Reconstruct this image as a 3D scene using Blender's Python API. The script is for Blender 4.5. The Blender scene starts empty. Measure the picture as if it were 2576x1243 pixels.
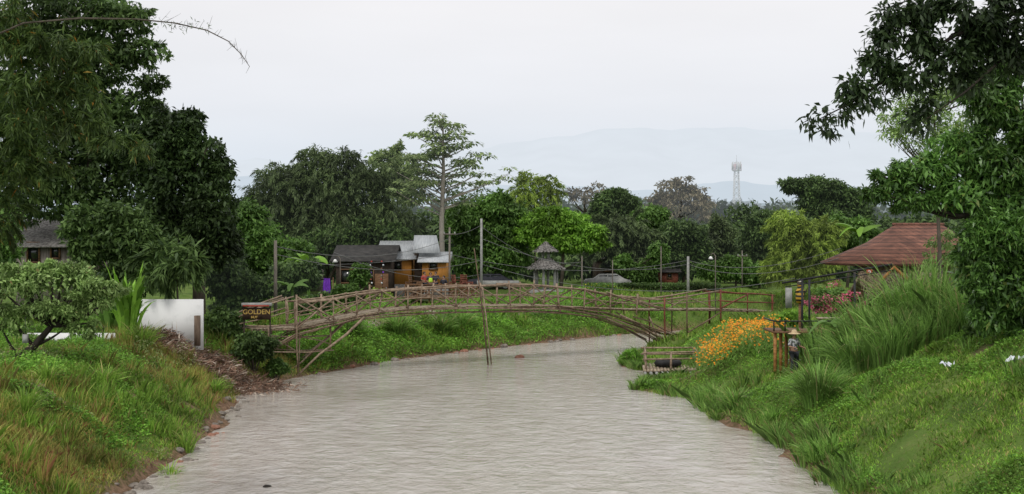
import bpy, math, random
import numpy as np
from mathutils import Vector, Matrix
C=bpy.context.scene.collection
F=2862.; H=6.7
rng=np.random.default_rng(7); random.seed(7)
def P(px,py,Y): return Vector(((px-1288)/F*Y, Y, H-(py-600)/F*Y))
ORG={}
BEND=0
# ---------------------------------------------------------------- mesh builder
def unit(a): return a/np.maximum(np.linalg.norm(a,axis=-1,keepdims=True),1e-9)
class MB:
    def __init__(s): s.V=[];s.F=[];s.n=0
    def add(s,V,Fc):
        V=np.asarray(V,float).reshape(-1,3); Fc=np.asarray(Fc,int)
        s.V.append(V); s.F.append(Fc+s.n); s.n+=len(V); return s
    def box(s,c,size,rz=0,M=None):
        a=np.array([[x,y,z] for x in(-.5,.5) for y in(-.5,.5) for z in(-.5,.5)])*np.array(size)
        if rz: 
            cs,sn=math.cos(rz),math.sin(rz); a=a@np.array([[cs,sn,0],[-sn,cs,0],[0,0,1]])
        if M is not None: a=a@np.array(M.to_3x3()).T
        return s.add(a+np.array(c),[[0,1,3,2],[4,6,7,5],[0,4,5,1],[2,3,7,6],[0,2,6,4],[1,5,7,3]])
    def tube(s,pts,r,k=6):
        p=np.array([list(q) for q in pts],float); n=len(p)
        r=np.broadcast_to(np.asarray(r,float),(n,)) if np.ndim(r)==0 or len(np.atleast_1d(r))==n else np.linspace(r[0],r[-1],n)
        t=unit(np.gradient(p,axis=0)); ref=np.array([0.31,.2,1.]) if abs(t[0][2])<.8 else np.array([1.,.3,0.1])
        a=unit(np.cross(t,ref)); b=np.cross(t,a)
        th=np.linspace(0,2*math.pi,k,endpoint=False)
        V=(p[:,None]+r[:,None,None]*(a[:,None]*np.cos(th)[None,:,None]+b[:,None]*np.sin(th)[None,:,None])).reshape(-1,3)
        f=[[i*k+j,i*k+(j+1)%k,(i+1)*k+(j+1)%k,(i+1)*k+j] for i in range(n-1) for j in range(k)]
        o=s.n; s.add(V,f); s.F.append(np.array([[o+j for j in range(k)][::-1]])); s.F.append(np.array([[o+(n-1)*k+j for j in range(k)]]))
        return s
    def bar(s,a,b,r,r2=None,k=6):
        r2=r if r2 is None else r2
        if BEND:
            a=Vector(a);b=Vector(b);L=(b-a).length; d=(b-a).normalized()*L*.04*random.uniform(0,1); a=a-d; b=b+d
            pts=[a]+[a.lerp(b,t)+Vector(rng.normal(size=3)*BEND*L) for t in(.3,.65)]+[b]; q=random.uniform(.75,1.2); return s.tube(pts,[r*q,r*q*.97,r2*q*.92,r2*q*.85],k)
        return s.tube([a,b],[r,r2],k)
    def lathe(s,c,prof,k=16,a0=0):
        n=len(prof); V=[(c[0]+r*math.cos(a0+2*math.pi*j/k),c[1]+r*math.sin(a0+2*math.pi*j/k),c[2]+z) for r,z in prof for j in range(k)]
        return s.add(V,[[i*k+j,i*k+(j+1)%k,(i+1)*k+(j+1)%k,(i+1)*k+j] for i in range(n-1) for j in range(k)])
    def slab(s,pts,t):
        p=[Vector(q) for q in pts]; nrm=(p[1]-p[0]).cross(p[2]-p[0]).normalized()
        if nrm.z<0: p=p[::-1]; nrm=-nrm
        n=len(p); q=[a-nrm*t for a in p]
        o=s.n; s.add([list(a) for a in p+q],[[i,(i+1)%n+0,(i+1)%n+n,i+n][::-1] for i in range(n)])
        s.F.append(np.array([[o+i for i in range(n)]])); s.F.append(np.array([[o+n+i for i in range(n)][::-1]])); return s
    def leaves(s,Cn,D,N,L,W,droop=.12):
        D=unit(D); S=unit(np.cross(D,N)); L=np.broadcast_to(L,(len(Cn),))[:,None]; W=np.broadcast_to(W,(len(Cn),))[:,None]
        tip=Cn+D*L; tip=tip-np.array([0,0,1])*L*droop
        m=Cn+D*L*.45
        V=np.stack([Cn,m+S*W/2,tip,m-S*W/2],1).reshape(-1,3)
        return s.add(V,np.arange(len(Cn)*4).reshape(-1,4))
    def build(s,name,mat,parent=None,loc=None,smooth=False):
        V=np.concatenate(s.V)
        if parent is not None: org=np.array(ORG[parent.name])
        elif loc is not None: org=np.array(loc,float)
        else: org=np.array([(V[:,0].min()+V[:,0].max())/2,(V[:,1].min()+V[:,1].max())/2,V[:,2].min()])
        me=bpy.data.meshes.new(name); Vf=(V-org).astype(np.float32)
        me.vertices.add(len(Vf)); me.vertices.foreach_set('co',Vf.ravel())
        li=np.concatenate([f.ravel() for f in s.F]); tot=np.concatenate([np.full(len(f),f.shape[1]) for f in s.F])
        st=np.concatenate([[0],np.cumsum(tot)[:-1]])
        me.loops.add(len(li)); me.loops.foreach_set('vertex_index',li.astype(np.int32))
        me.polygons.add(len(tot)); me.polygons.foreach_set('loop_start',st.astype(np.int32))
        if smooth: me.polygons.foreach_set('use_smooth',np.ones(len(tot),bool))
        me.update(calc_edges=True); me.validate()
        me.materials.append(mat)
        o=bpy.data.objects.new(name,me); C.objects.link(o)
        if parent is not None: o.parent=parent
        else: o.location=org
        ORG[o.name]=tuple(org); return o
def tag(o,label=None,cat=None,group=None,kind=None):
    if label:o['label']=label
    if cat:o['category']=cat
    if group:o['group']=group
    if kind:o['kind']=kind
    return o
def empty(name,loc,label,cat,group=None):
    o=bpy.data.objects.new(name,None); o.empty_display_size=.3; C.objects.link(o); o.location=loc; ORG[o.name]=tuple(loc)
    return tag(o,label,cat,group)
def copy_tree(o,parent=None):
    c=o.copy(); C.objects.link(c)
    if parent is not None: c.parent=parent
    for ch in list(o.children): copy_tree(ch,c)
    return c
# ---------------------------------------------------------------- materials
def nt(name):
    m=bpy.data.materials.new(name); m.use_nodes=True; t=m.node_tree; t.nodes.clear()
    return m,t,t.nodes.new,t.links.new
def ramp(n,stops):
    r=n('ShaderNodeValToRGB'); e=r.color_ramp.elements
    while len(e)<len(stops): e.new(.5)
    for i,(p,c) in enumerate(stops): e[i].position=p; e[i].color=(*c,1)
    return r
HAZE_GLOW=(.66,.73,.80)  # aerial haze painted into distant materials as a pale blue emission
def M(name,c1,c2,scale=3,rough=.8,bump=0,stretch=(1,1,1),metal=0,spec=.3,haze=0,lo=.35,hi=.68,c3=None):
    m,t,n,l=nt(name); tc=n('ShaderNodeTexCoord'); mp=n('ShaderNodeMapping'); mp.inputs['Scale'].default_value=stretch
    l(tc.outputs['Object'],mp.inputs[0]); no=n('ShaderNodeTexNoise'); no.inputs['Scale'].default_value=scale; no.inputs['Detail'].default_value=6; no.inputs['Roughness'].default_value=.65
    l(mp.outputs[0],no.inputs['Vector']); r=ramp(n,[(lo,c1),(hi,c2)] if c3 is None else [(lo,c1),(hi,c2),(hi+.08,c3)]); l(no.outputs['Fac'],r.inputs[0])
    b=n('ShaderNodeBsdfPrincipled'); l(r.outputs[0],b.inputs['Base Color']); b.inputs['Roughness'].default_value=rough; b.inputs['Metallic'].default_value=metal; b.inputs['Specular IOR Level'].default_value=spec
    if bump:
        bp=n('ShaderNodeBump'); bp.inputs['Strength'].default_value=bump; bp.inputs['Distance'].default_value=.05; l(no.outputs['Fac'],bp.inputs['Height']); l(bp.outputs[0],b.inputs['Normal'])
    o=n('ShaderNodeOutputMaterial'); out=b.outputs[0]
    if haze:
        e=n('ShaderNodeEmission'); e.inputs[0].default_value=(*HAZE_GLOW,1); mx=n('ShaderNodeMixShader'); mx.inputs[0].default_value=haze; l(out,mx.inputs[1]); l(e.outputs[0],mx.inputs[2]); out=mx.outputs[0]
    l(out,o.inputs[0]); return m
def leafM(name,c1,c2,c3=None,nscale=.35,tr=.3,haze=0,spec=.25,rough=.5,p3=.95,nlo=.5,nhi=1.5,g=1.0):
    c1=tuple(v*g for v in c1); c2=tuple(v*g for v in c2)
    m,t,n,l=nt(name); g=n('ShaderNodeNewGeometry')
    st=[(0,c1),(.75,c2)]
    if c3: st+=[(p3,c2),(min(1,p3+.03),c3)]
    r=ramp(n,st); l(g.outputs['Random Per Island'],r.inputs[0])
    no=n('ShaderNodeTexNoise'); no.inputs['Scale'].default_value=nscale; no.inputs['Detail'].default_value=3; l(g.outputs['Position'],no.inputs['Vector'])
    mr=n('ShaderNodeMapRange'); mr.inputs[1].default_value=.3; mr.inputs[2].default_value=.7; mr.inputs[3].default_value=nlo; mr.inputs[4].default_value=nhi; l(no.outputs['Fac'],mr.inputs[0])
    mu=n('ShaderNodeVectorMath'); mu.operation='SCALE'; l(r.outputs[0],mu.inputs[0]); l(mr.outputs[0],mu.inputs['Scale'])
    b=n('ShaderNodeBsdfPrincipled'); l(mu.outputs[0],b.inputs['Base Color']); b.inputs['Roughness'].default_value=rough; b.inputs['Specular IOR Level'].default_value=spec
    tl=n('ShaderNodeBsdfTranslucent'); l(mu.outputs[0],tl.inputs[0]); mx=n('ShaderNodeMixShader'); mx.inputs[0].default_value=tr; l(b.outputs[0],mx.inputs[1]); l(tl.outputs[0],mx.inputs[2]); out=mx.outputs[0]
    if haze:  # distance haze blended into the leaf colour as glow
        e=n('ShaderNodeEmission'); e.inputs[0].default_value=(*HAZE_GLOW,1); m2=n('ShaderNodeMixShader'); m2.inputs[0].default_value=haze; l(out,m2.inputs[1]); l(e.outputs[0],m2.inputs[2]); out=m2.outputs[0]
    o=n('ShaderNodeOutputMaterial'); l(out,o.inputs[0]); return m
K={}
K['dark']=leafM('leaf_dark',(.014,.028,.010),(.05,.085,.024),g=1.2)
K['deep']=leafM('leaf_deep',(.022,.044,.014),(.08,.13,.036),g=1.5)
K['mango']=leafM('leaf_mango',(.022,.052,.012),(.085,.165,.035),(.16,.2,.05),spec=.5,rough=.35,g=1.85,tr=.38)
K['over']=leafM('leaf_over',(.012,.028,.009),(.055,.095,.03),spec=.4)
K['bamb']=leafM('leaf_bamboo',(.022,.046,.011),(.08,.125,.03),(.40,.17,.02),nscale=.6,p3=.975,g=1.3)
K['olive']=leafM('leaf_olive',(.035,.058,.020),(.10,.14,.05),haze=.006,g=1.3)
K['mid']=leafM('leaf_mid',(.03,.065,.015),(.09,.165,.035),g=1.6)
K['bright']=leafM('leaf_bright',(.06,.13,.015),(.15,.28,.035),g=1.45)
K['yell']=leafM('leaf_yellow_green',(.09,.14,.018),(.22,.30,.05),haze=.006,g=1.4)
K['light']=leafM('leaf_light',(.07,.12,.03),(.19,.27,.09),(.30,.2,.1),nscale=.9,p3=.97,g=1.75)
K['kapok']=leafM('leaf_kapok',(.06,.10,.03),(.17,.22,.08),haze=.015,g=1.5)
K['brown']=leafM('leaf_brown',(.10,.10,.05),(.26,.22,.14),haze=.06)
K['fdark']=leafM('leaf_far_dark',(.028,.054,.018),(.09,.145,.04),haze=.006,g=1.3)
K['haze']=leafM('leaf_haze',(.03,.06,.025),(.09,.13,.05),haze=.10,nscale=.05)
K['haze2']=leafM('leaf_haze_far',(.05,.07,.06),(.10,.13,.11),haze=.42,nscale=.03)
K['blade']=leafM('leaf_blade',(.05,.10,.02),(.17,.29,.065),(.40,.36,.16),nscale=.8,p3=.92,g=1.65,tr=.38)
K['grass']=leafM('grass_blade',(.06,.11,.016),(.18,.30,.045),(.46,.40,.16),nscale=.9,p3=.88,nlo=.55,nhi=1.45,g=1.65,tr=.38)
K['grassr']=leafM('grass_dry',(.15,.17,.035),(.34,.33,.09),(.36,.17,.09),nscale=.6,p3=.80,g=1.35,tr=.35)
K['cover']=leafM('ground_cover_leaf',(.05,.12,.016),(.15,.29,.04),nscale=.9,nlo=.55,nhi=1.45,g=1.65,tr=.38)
K['weed']=leafM('weed_leaf',(.10,.13,.04),(.25,.30,.12),(.32,.18,.12),nscale=.9,nlo=.5,nhi=1.5,g=1.3,tr=.35,p3=.88)
K['plum']=leafM('leaf_pink',(.40,.06,.12),(.68,.18,.28),(.75,.5,.55),nscale=2)
K['orange']=leafM('petal_orange',(.75,.20,.01),(.90,.42,.03),nscale=2,nlo=.8,nhi=1.2)
K['yflow']=leafM('petal_yellow',(.5,.45,.03),(.7,.62,.05),nscale=2,nlo=.8,nhi=1.2)
K['white']=leafM('petal_white',(.6,.45,.5),(.8,.75,.75),nscale=2)
K['bark']=M('bark',(.05,.04,.03),(.13,.11,.085),4,.9,.6,(1,1,.3))
K['barkp']=M('bark_pale',(.22,.19,.15),(.40,.36,.30),3,.9,.5,(1,1,.3),haze=.02)
K['barkd']=M('bark_dark',(.015,.012,.01),(.05,.04,.03),4,.9,.6,(1,1,.3))
K['bam']=M('bamboo_pole',(.11,.075,.05),(.40,.30,.21),3.5,.6,.5,(1.5,1.5,1.5),lo=.3,hi=.7)
K['bamd']=M('bamboo_dark',(.07,.046,.032),(.25,.165,.11),3.5,.7,.5)
K['deck']=M('bamboo_slats',(.18,.14,.095),(.48,.40,.29),5,.7,.3)
K['redw']=M('red_brown_wood',(.10,.030,.020),(.25,.08,.048),3,.6,.3)
K['wood']=M('brown_wood',(.09,.045,.022),(.22,.12,.06),3,.7,.3,(1,1,5))
K['logw']=M('orange_log',(.20,.085,.025),(.42,.20,.06),3,.6,.3,(1,1,3))
K['dwood']=M('dark_wood',(.02,.014,.01),(.06,.042,.03),3,.8,.3)
K['orangew']=M('orange_wood_wall',(.38,.16,.03),(.56,.26,.06),3,.7,.2,(6,6,.5))
K['metal']=M('grey_sheet_roof',(.30,.32,.34),(.52,.54,.55),2,.5,.2,(8,1,1),spec=.5)
K['droof']=M('dark_roof',(.02,.02,.02),(.07,.065,.06),3,.8,.4)
K['shing']=M('grey_shingle',(.07,.065,.06),(.34,.32,.30),7,.9,.8)
K['conc']=M('concrete',(.22,.22,.21),(.40,.40,.38),3,.85,.3)
K['wall']=M('white_wall_paint',(.60,.61,.60),(.80,.80,.79),1.2,.8,0,lo=.25,hi=.5)
K['white_p']=M('white_paint',(.65,.65,.64),(.8,.8,.8),3,.4)
K['black']=M('black_metal',(.010,.010,.011),(.025,.025,.027),4,.5)
K['pole']=M('grey_pole',(.22,.22,.21),(.38,.38,.36),3,.8,.2)
K['poled']=M('weathered_pole',(.10,.085,.07),(.24,.21,.18),3,.9,.4,(1,1,.3))
K['thatch']=M('thatch',(.10,.075,.05),(.34,.27,.18),9,1,.8,(3,3,.6))
K['plank']=M('grey_plank_wall',(.13,.11,.09),(.30,.265,.23),3,.9,.4,(5,5,.4))
K['postb']=M('brown_post',(.10,.07,.05),(.22,.16,.12),3,.9,.4,(3,3,.5))
K['glass']=M('dark_glass',(.01,.012,.013),(.03,.035,.035),1,.15,spec=.8)
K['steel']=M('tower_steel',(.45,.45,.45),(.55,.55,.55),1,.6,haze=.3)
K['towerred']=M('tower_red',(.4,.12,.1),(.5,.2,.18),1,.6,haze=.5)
K['rock']=M('river_rock',(.10,.085,.07),(.30,.26,.22),5,.8,.6)
K['rockr']=M('red_rock',(.20,.09,.055),(.38,.2,.14),5,.8,.6)
K['debris']=leafM('debris_stick',(.08,.045,.03),(.29,.18,.125),(.5,.42,.34),nscale=1.5,tr=0,p3=.84,nlo=.55,nhi=1.4)
K['purple']=M('purple_cloth',(.14,.03,.40),(.25,.07,.6),3,.9)
K['yclo']=M('yellow_cloth',(.7,.55,.05),(.8,.65,.1),3,.9)
K['hivis']=M('lime_vest',(.5,.8,.05),(.6,.9,.1),3,.8)
K['skin']=M('skin',(.30,.17,.11),(.38,.22,.15),4,.6)
K['hair']=M('hair',(.01,.008,.007),(.02,.015,.012),9,.5)
K['navy']=M('dark_cloth',(.02,.022,.03),(.05,.05,.06),5,.9)
K['plaid']=M('checked_shirt',(.06,.06,.08),(.5,.5,.52),14,.9,lo=.45,hi=.52)
K['redc']=M('red_cloth',(.35,.05,.04),(.45,.08,.06),5,.9)
K['straw']=M('straw',(.42,.30,.17),(.62,.48,.30),20,.9)
K['greenp']=M('green_board',(.02,.28,.06),(.03,.36,.09),3,.5)
K['red']=M('red_paint',(.30,.05,.03),(.42,.08,.05),3,.6)
K['gold']=M('gold_letter',(.38,.25,.07),(.50,.35,.10),3,.5)
K['signb']=M('sign_brown',(.03,.018,.012),(.08,.045,.03),4,.7)
K['rubber']=M('rubber',(.01,.01,.01),(.03,.03,.03),3,.8)
K['lampw']=M('lamp_white',(.8,.8,.78),(.85,.85,.83),3,.4)
K['plast']=M('pale_plastic',(.6,.64,.7),(.8,.82,.84),6,.5)
def brickM(name,c1,c2,cm,sc,bw=.5,bh=.25):
    m,t,n,l=nt(name); tc=n('ShaderNodeTexCoord'); sep=n('ShaderNodeSeparateXYZ'); l(tc.outputs['Object'],sep.inputs[0])
    ad=n('ShaderNodeMath'); l(sep.outputs[0],ad.inputs[0]); l(sep.outputs[1],ad.inputs[1])
    cb=n('ShaderNodeCombineXYZ'); l(ad.outputs[0],cb.inputs[0]); l(sep.outputs[2],cb.inputs[1])
    b=n('ShaderNodeTexBrick'); b.inputs['Scale'].default_value=sc; b.inputs['Color1'].default_value=(*c1,1); b.inputs['Color2'].default_value=(*c2,1); b.inputs['Mortar'].default_value=(*cm,1); b.inputs['Brick Width'].default_value=bw; b.inputs['Row Height'].default_value=bh; b.inputs['Mortar Size'].default_value=.03
    l(cb.outputs[0],b.inputs['Vector']); p=n('ShaderNodeBsdfPrincipled'); p.inputs['Roughness'].default_value=.85
    no=n('ShaderNodeTexNoise'); no.inputs['Scale'].default_value=1.5; no.inputs['Detail'].default_value=5; l(tc.outputs['Object'],no.inputs['Vector']); mr=n('ShaderNodeMapRange'); mr.inputs[1].default_value=.3; mr.inputs[2].default_value=.7; mr.inputs[3].default_value=.6; mr.inputs[4].default_value=1.25; l(no.outputs['Fac'],mr.inputs[0]); mu=n('ShaderNodeVectorMath'); mu.operation='SCALE'; l(b.outputs[0],mu.inputs[0]); l(mr.outputs[0],mu.inputs['Scale']); l(mu.outputs[0],p.inputs['Base Color'])
    bp=n('ShaderNodeBump'); bp.inputs['Strength'].default_value=.5; bp.inputs['Distance'].default_value=.03; l(b.outputs['Fac'],bp.inputs['Height']); bp.invert=True; l(bp.outputs[0],p.inputs['Normal'])
    o=n('ShaderNodeOutputMaterial'); l(p.outputs[0],o.inputs[0]); return m
K['tile']=brickM('roof_tile',(.135,.056,.036),(.21,.09,.058),(.045,.022,.015),1.8,.6,.35)
K['brick']=brickM('brick_wall',(.27,.13,.09),(.40,.22,.16),(.35,.32,.28),3.)
# ---------------------------------------------------------------- terrain
LS=[(-11.5,-30),(-10.6,10),(-10.3,29.8),(-10.15,35.5),(-10.8,42.6),(-11.6,49.8),(-10.7,54),(-9.15,57.2),(-6.3,62.9),(-2.1,68.5),(2.9,74.3),(7.5,79.2),(13,83.5),(30,90),(80,97),(260,104)]
RS=[(260,90),(80,87),(30,82.5),(17,79),(12,76.5),(9.7,73),(7.9,67.5),(6.7,64),(5.7,60),(6.2,58),(7.6,55.5),(5.7,52.5),(5.3,50.5),(6.4,48.6),(7.6,47.3),(7.3,42.6),(8.7,38),(8.5,34.2),(8.56,29.8),(9,10),(9.5,-30)]
PG=np.array(LS+RS,float)
def sdist(x,y):
    x=np.asarray(x,float);y=np.asarray(y,float); d=np.full(x.shape,1e9); ins=np.zeros(x.shape,bool); n=len(PG)
    for i in range(n):
        a=PG[i];b=PG[(i+1)%n]; e=b-a; L=e@e
        t=np.clip(((x-a[0])*e[0]+(y-a[1])*e[1])/L,0,1); d=np.minimum(d,np.hypot(x-a[0]-t*e[0],y-a[1]-t*e[1]))
        c=((a[1]>y)!=(b[1]>y)); xx=a[0]+(y-a[1])*e[0]/(e[1] if e[1] else 1e-9); ins^=(c&(x<xx))
    return np.where(ins,-d,d)
def ss(t): t=np.clip(t,0,1); return t*t*(3-2*t)
wv=[(random.uniform(.3,1.0)*math.cos(a),random.uniform(.3,1.0)*math.sin(a),random.uniform(0,6)) for a in np.linspace(0,6,9)]
def nz(x,y,s=1): return sum(np.sin((a*x+b*y)*s+c) for a,b,c in wv)/4
def isright(x,y): return (x>-1.2)&(y<np.interp(x,[-1.2,2.5,6,9,13,30,80],[60,66,74,77.5,81,86,91]))
def height(x,y):
    x=np.asarray(x,float);y=np.asarray(y,float); d0=sdist(x,y); d=d0+(.5*nz(x,y,1.7)+.2*nz(y,x,6.))*np.clip(np.abs(d0)*2+.35,0,1)*.8
    r=isright(x,y)
    top=np.where(r,2.15+2.1*ss((46-y)/11),2.1+.5*ss((60-y)/6)); W=np.where(r,9.,4.6+1.0*ss((60-y)/8))
    t=np.clip(d/W,0,1); up=top*(1-(1-t)**1.7)+(.18*nz(x,y,2.1)+.08*nz(y,x,5.)+.05*nz(x,y,9.))*np.clip(d,0,1)
    up=up*(np.where(r&(y>46)&(y<66),np.clip(t*2.2,.35,1),1))
    return np.where(d>0,up,-.06-.35*np.minimum(-d,3))
def hh(x,y): return float(height(np.array([x]),np.array([y]))[0])
def axis(a,b,s,lo,hi,k): 
    c=list(np.arange(a,b+.01,s)); g=s
    while c[-1]<hi: g*=k; c.append(c[-1]+g)
    g=s
    while c[0]>lo: g*=k; c.insert(0,c[0]-g)
    return np.array(c)
X=axis(-34,40,.25,-7000,7000,1.18); Yv=axis(20,104,.3,-60,9000,1.18)
gx,gy=np.meshgrid(X,Yv); gz=height(gx,gy); nx,ny=len(X),len(Yv)
ii=(np.arange(ny-1)[:,None]*nx+np.arange(nx-1)[None]).ravel()
gb=MB().add(np.stack([gx,gy,gz],-1).reshape(-1,3),np.stack([ii,ii+1,ii+1+nx,ii+nx],1))
m,t,n,l=nt('ground_mix'); g=n('ShaderNodeNewGeometry'); at=n('ShaderNodeAttribute'); at.attribute_name='shore'; at2=n('ShaderNodeAttribute'); at2.attribute_name='soil'
no=n('ShaderNodeTexNoise'); no.inputs['Scale'].default_value=.6; no.inputs['Detail'].default_value=8; l(g.outputs['Position'],no.inputs['Vector'])
no2=n('ShaderNodeTexNoise'); no2.inputs['Scale'].default_value=7; no2.inputs['Detail'].default_value=6; l(g.outputs['Position'],no2.inputs['Vector'])
r1=ramp(n,[(.3,(.05,.09,.018)),(.5,(.09,.15,.03)),(.7,(.14,.19,.05))]); l(no.outputs['Fac'],r1.inputs[0])
r2=ramp(n,[(.3,(.08,.048,.03)),(.7,(.24,.155,.10))]); l(no2.outputs['Fac'],r2.inputs[0])
ad=n('ShaderNodeMath'); ad.operation='ADD'; l(at.outputs['Fac'],ad.inputs[0]); l(at2.outputs['Fac'],ad.inputs[1])
ad2=n('ShaderNodeMath'); ad2.operation='MULTIPLY_ADD'; l(no2.outputs['Fac'],ad2.inputs[0]); ad2.inputs[1].default_value=.9; ad2.inputs[2].default_value=-.45
ad3=n('ShaderNodeMath'); ad3.use_clamp=True; l(ad.outputs[0],ad3.inputs[0]); l(ad2.outputs[0],ad3.inputs[1])
mx=n('ShaderNodeMix'); mx.data_type='RGBA'; l(ad3.outputs[0],mx.inputs[0]); l(r1.outputs[0],mx.inputs[6]); l(r2.outputs[0],mx.inputs[7])
b=n('ShaderNodeBsdfPrincipled'); b.inputs['Roughness'].default_value=.95; b.inputs['Specular IOR Level'].default_value=.1; l(mx.outputs[2],b.inputs['Base Color'])
bp=n('ShaderNodeBump'); bp.inputs['Strength'].default_value=.8; bp.inputs['Distance'].default_value=.1; l(no2.outputs['Fac'],bp.inputs['Height']); l(bp.outputs[0],b.inputs['Normal'])
o=n('ShaderNodeOutputMaterial'); l(b.outputs[0],o.inputs[0])
gr=gb.build('ground',m,loc=(0,0,0),smooth=True); tag(gr,kind='structure')
SOIL=[(1750,950,52,1.5),(1800,945,52,1.2),(1930,950,47,1.0),(2480,940,34,.6),(560,1010,45,.8),(1000,800,69,1.6),(1900,800,62,1.3),(420,1180,33,.5),(330,1080,37,.35),(480,1080,40,.5)]
def soilat(x,y):
    s=np.zeros(x.shape)
    for a_,b_,c_,r_ in SOIL:
        p=P(a_,b_,c_); s=np.maximum(s,np.exp(-((x-p.x)**2+(y-p.y)**2)/(r_*r_)))
    return s
dsh=sdist(gx,gy)
for nm,val in (('shore',np.clip(1-dsh/.9,0,1)),('soil',.8*soilat(gx,gy))):
    a=gr.data.attributes.new(nm,'FLOAT','POINT'); a.data.foreach_set('value',val.ravel().astype(np.float32))
# water
m,t,n,l=nt('muddy_water'); g=n('ShaderNodeNewGeometry')
def wn(sc,st,det,dist=0,rot=0):
    mp=n('ShaderNodeMapping'); mp.inputs['Scale'].default_value=st; mp.inputs['Rotation'].default_value=(0,0,rot); l(g.outputs['Position'],mp.inputs[0]); q=n('ShaderNodeTexNoise'); q.inputs['Scale'].default_value=sc; q.inputs['Detail'].default_value=det; q.inputs['Distortion'].default_value=dist; q.inputs['Roughness'].default_value=.58; l(mp.outputs[0],q.inputs['Vector']); return q
w1=wn(1.9,(.85,.95,1),5,.5,.12); w2=wn(6.5,(.9,1.,1),3,.3,-.15); w3=wn(.17,(.8,.55,1),3,.5); w4=wn(1.3,(.7,1.,1),4,.4,.05)
h1=n('ShaderNodeMath'); h1.operation='MULTIPLY_ADD'; l(w2.outputs['Fac'],h1.inputs[0]); h1.inputs[1].default_value=.28; l(w1.outputs['Fac'],h1.inputs[2])
bp=n('ShaderNodeBump'); bp.inputs['Strength'].default_value=1; l(h1.outputs[0],bp.inputs['Height'])
md=n('ShaderNodeMapRange'); md.inputs[1].default_value=.40; md.inputs[2].default_value=.58; md.inputs[3].default_value=.05; md.inputs[4].default_value=.15; l(w3.outputs['Fac'],md.inputs[0]); l(md.outputs[0],bp.inputs['Distance'])
rc=ramp(n,[(.40,(.36,.32,.275)),(.54,(.44,.405,.36)),(.66,(.52,.49,.45)),(.72,(.66,.635,.60))]) 
mm=n('ShaderNodeMath'); mm.operation='MULTIPLY_ADD'; l(w4.outputs['Fac'],mm.inputs[0]); mm.inputs[1].default_value=.45 
mm2=n('ShaderNodeMath'); mm2.operation='MULTIPLY_ADD'; l(w1.outputs['Fac'],mm2.inputs[0]); mm2.inputs[1].default_value=.30
mm3=n('ShaderNodeMath'); mm3.operation='MULTIPLY'; l(w3.outputs['Fac'],mm3.inputs[0]); mm3.inputs[1].default_value=.30; l(mm3.outputs[0],mm2.inputs[2]); l(mm2.outputs[0],mm.inputs[2]); l(mm.outputs[0],rc.inputs[0])
b=n('ShaderNodeBsdfPrincipled'); l(rc.outputs[0],b.inputs['Base Color']); b.inputs['Roughness'].default_value=.05; b.inputs['IOR'].default_value=1.42; b.inputs['Specular IOR Level'].default_value=.65; l(bp.outputs[0],b.inputs['Normal'])
o=n('ShaderNodeOutputMaterial'); l(b.outputs[0],o.inputs[0])
wb=MB().add([(-60,-60,0),(270,-60,0),(270,130,0),(-60,130,0)],[[0,1,2,3]]); tag(wb.build('water',m,loc=(0,0,0)),kind='structure')
# hills
def hill(name,prof,Y,dy,mat):
    px=np.linspace(prof[0][0],prof[-1][0],220); py=np.interp(px,[p[0] for p in prof],[p[1] for p in prof])
    py=py+3*np.sin(px/43)+2*np.sin(px/19+1)+.7*np.sin(px/8.1)
    rows=[]
    for k,f in enumerate((1,.8,.5,.2,0)):
        yy=Y-dy*(1-f)+0*px; z=2+(H+(600-py)/F*Y-2)*f**1.3*(1+.04*np.sin(px/31+k)) if k else H+(600-py)/F*Y
        rows.append(np.stack([(px-1288)/F*Y,yy,z],-1))
    V=np.concatenate(rows); nn=len(px); i=(np.arange(4)[:,None]*nn+np.arange(nn-1)[None]).ravel()
    return tag(MB().add(V,np.stack([i,i+1,i+1+nn,i+nn],1)).build(name,mat,smooth=True),kind='structure')
def hill_hazeM(name,c,e=.97):  # ridge colour is mostly painted haze, emitted over a little diffuse green
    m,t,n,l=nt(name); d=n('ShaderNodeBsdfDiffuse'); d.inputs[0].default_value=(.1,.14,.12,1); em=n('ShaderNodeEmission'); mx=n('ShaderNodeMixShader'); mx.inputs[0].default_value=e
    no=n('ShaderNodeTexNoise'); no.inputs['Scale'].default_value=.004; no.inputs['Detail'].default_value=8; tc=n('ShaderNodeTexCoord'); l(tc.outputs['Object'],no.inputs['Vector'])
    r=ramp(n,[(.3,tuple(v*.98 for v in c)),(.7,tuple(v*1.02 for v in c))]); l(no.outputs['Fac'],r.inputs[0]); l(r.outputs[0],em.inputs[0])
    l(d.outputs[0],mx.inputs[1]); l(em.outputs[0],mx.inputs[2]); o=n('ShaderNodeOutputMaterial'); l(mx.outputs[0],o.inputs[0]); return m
hill('mountain',[(-900,430),(300,420),(560,405),(640,395),(760,420),(900,395),(1100,385),(1230,372),(1400,342),(1540,325),(1700,322),(2000,325),(2300,335),(2700,350),(3600,420)],7000,2500,hill_hazeM('hill_far_haze',(.745,.80,.865)))
hill('mountain_ridge',[(-900,500),(600,440),(700,430),(900,470),(1280,470),(1420,462),(1600,482),(1700,470),(1820,458),(1960,462),(2200,470),(2700,470),(3600,500)],4200,1500,hill_hazeM('hill_mid_haze',(.62,.70,.78)))
hill('foothills',[(-900,520),(1200,520),(1500,520),(1800,512),(2000,505),(2250,512),(2700,515),(3600,530)],2200,900,hill_hazeM('hill_near_haze',(.42,.50,.55),.9))
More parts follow.
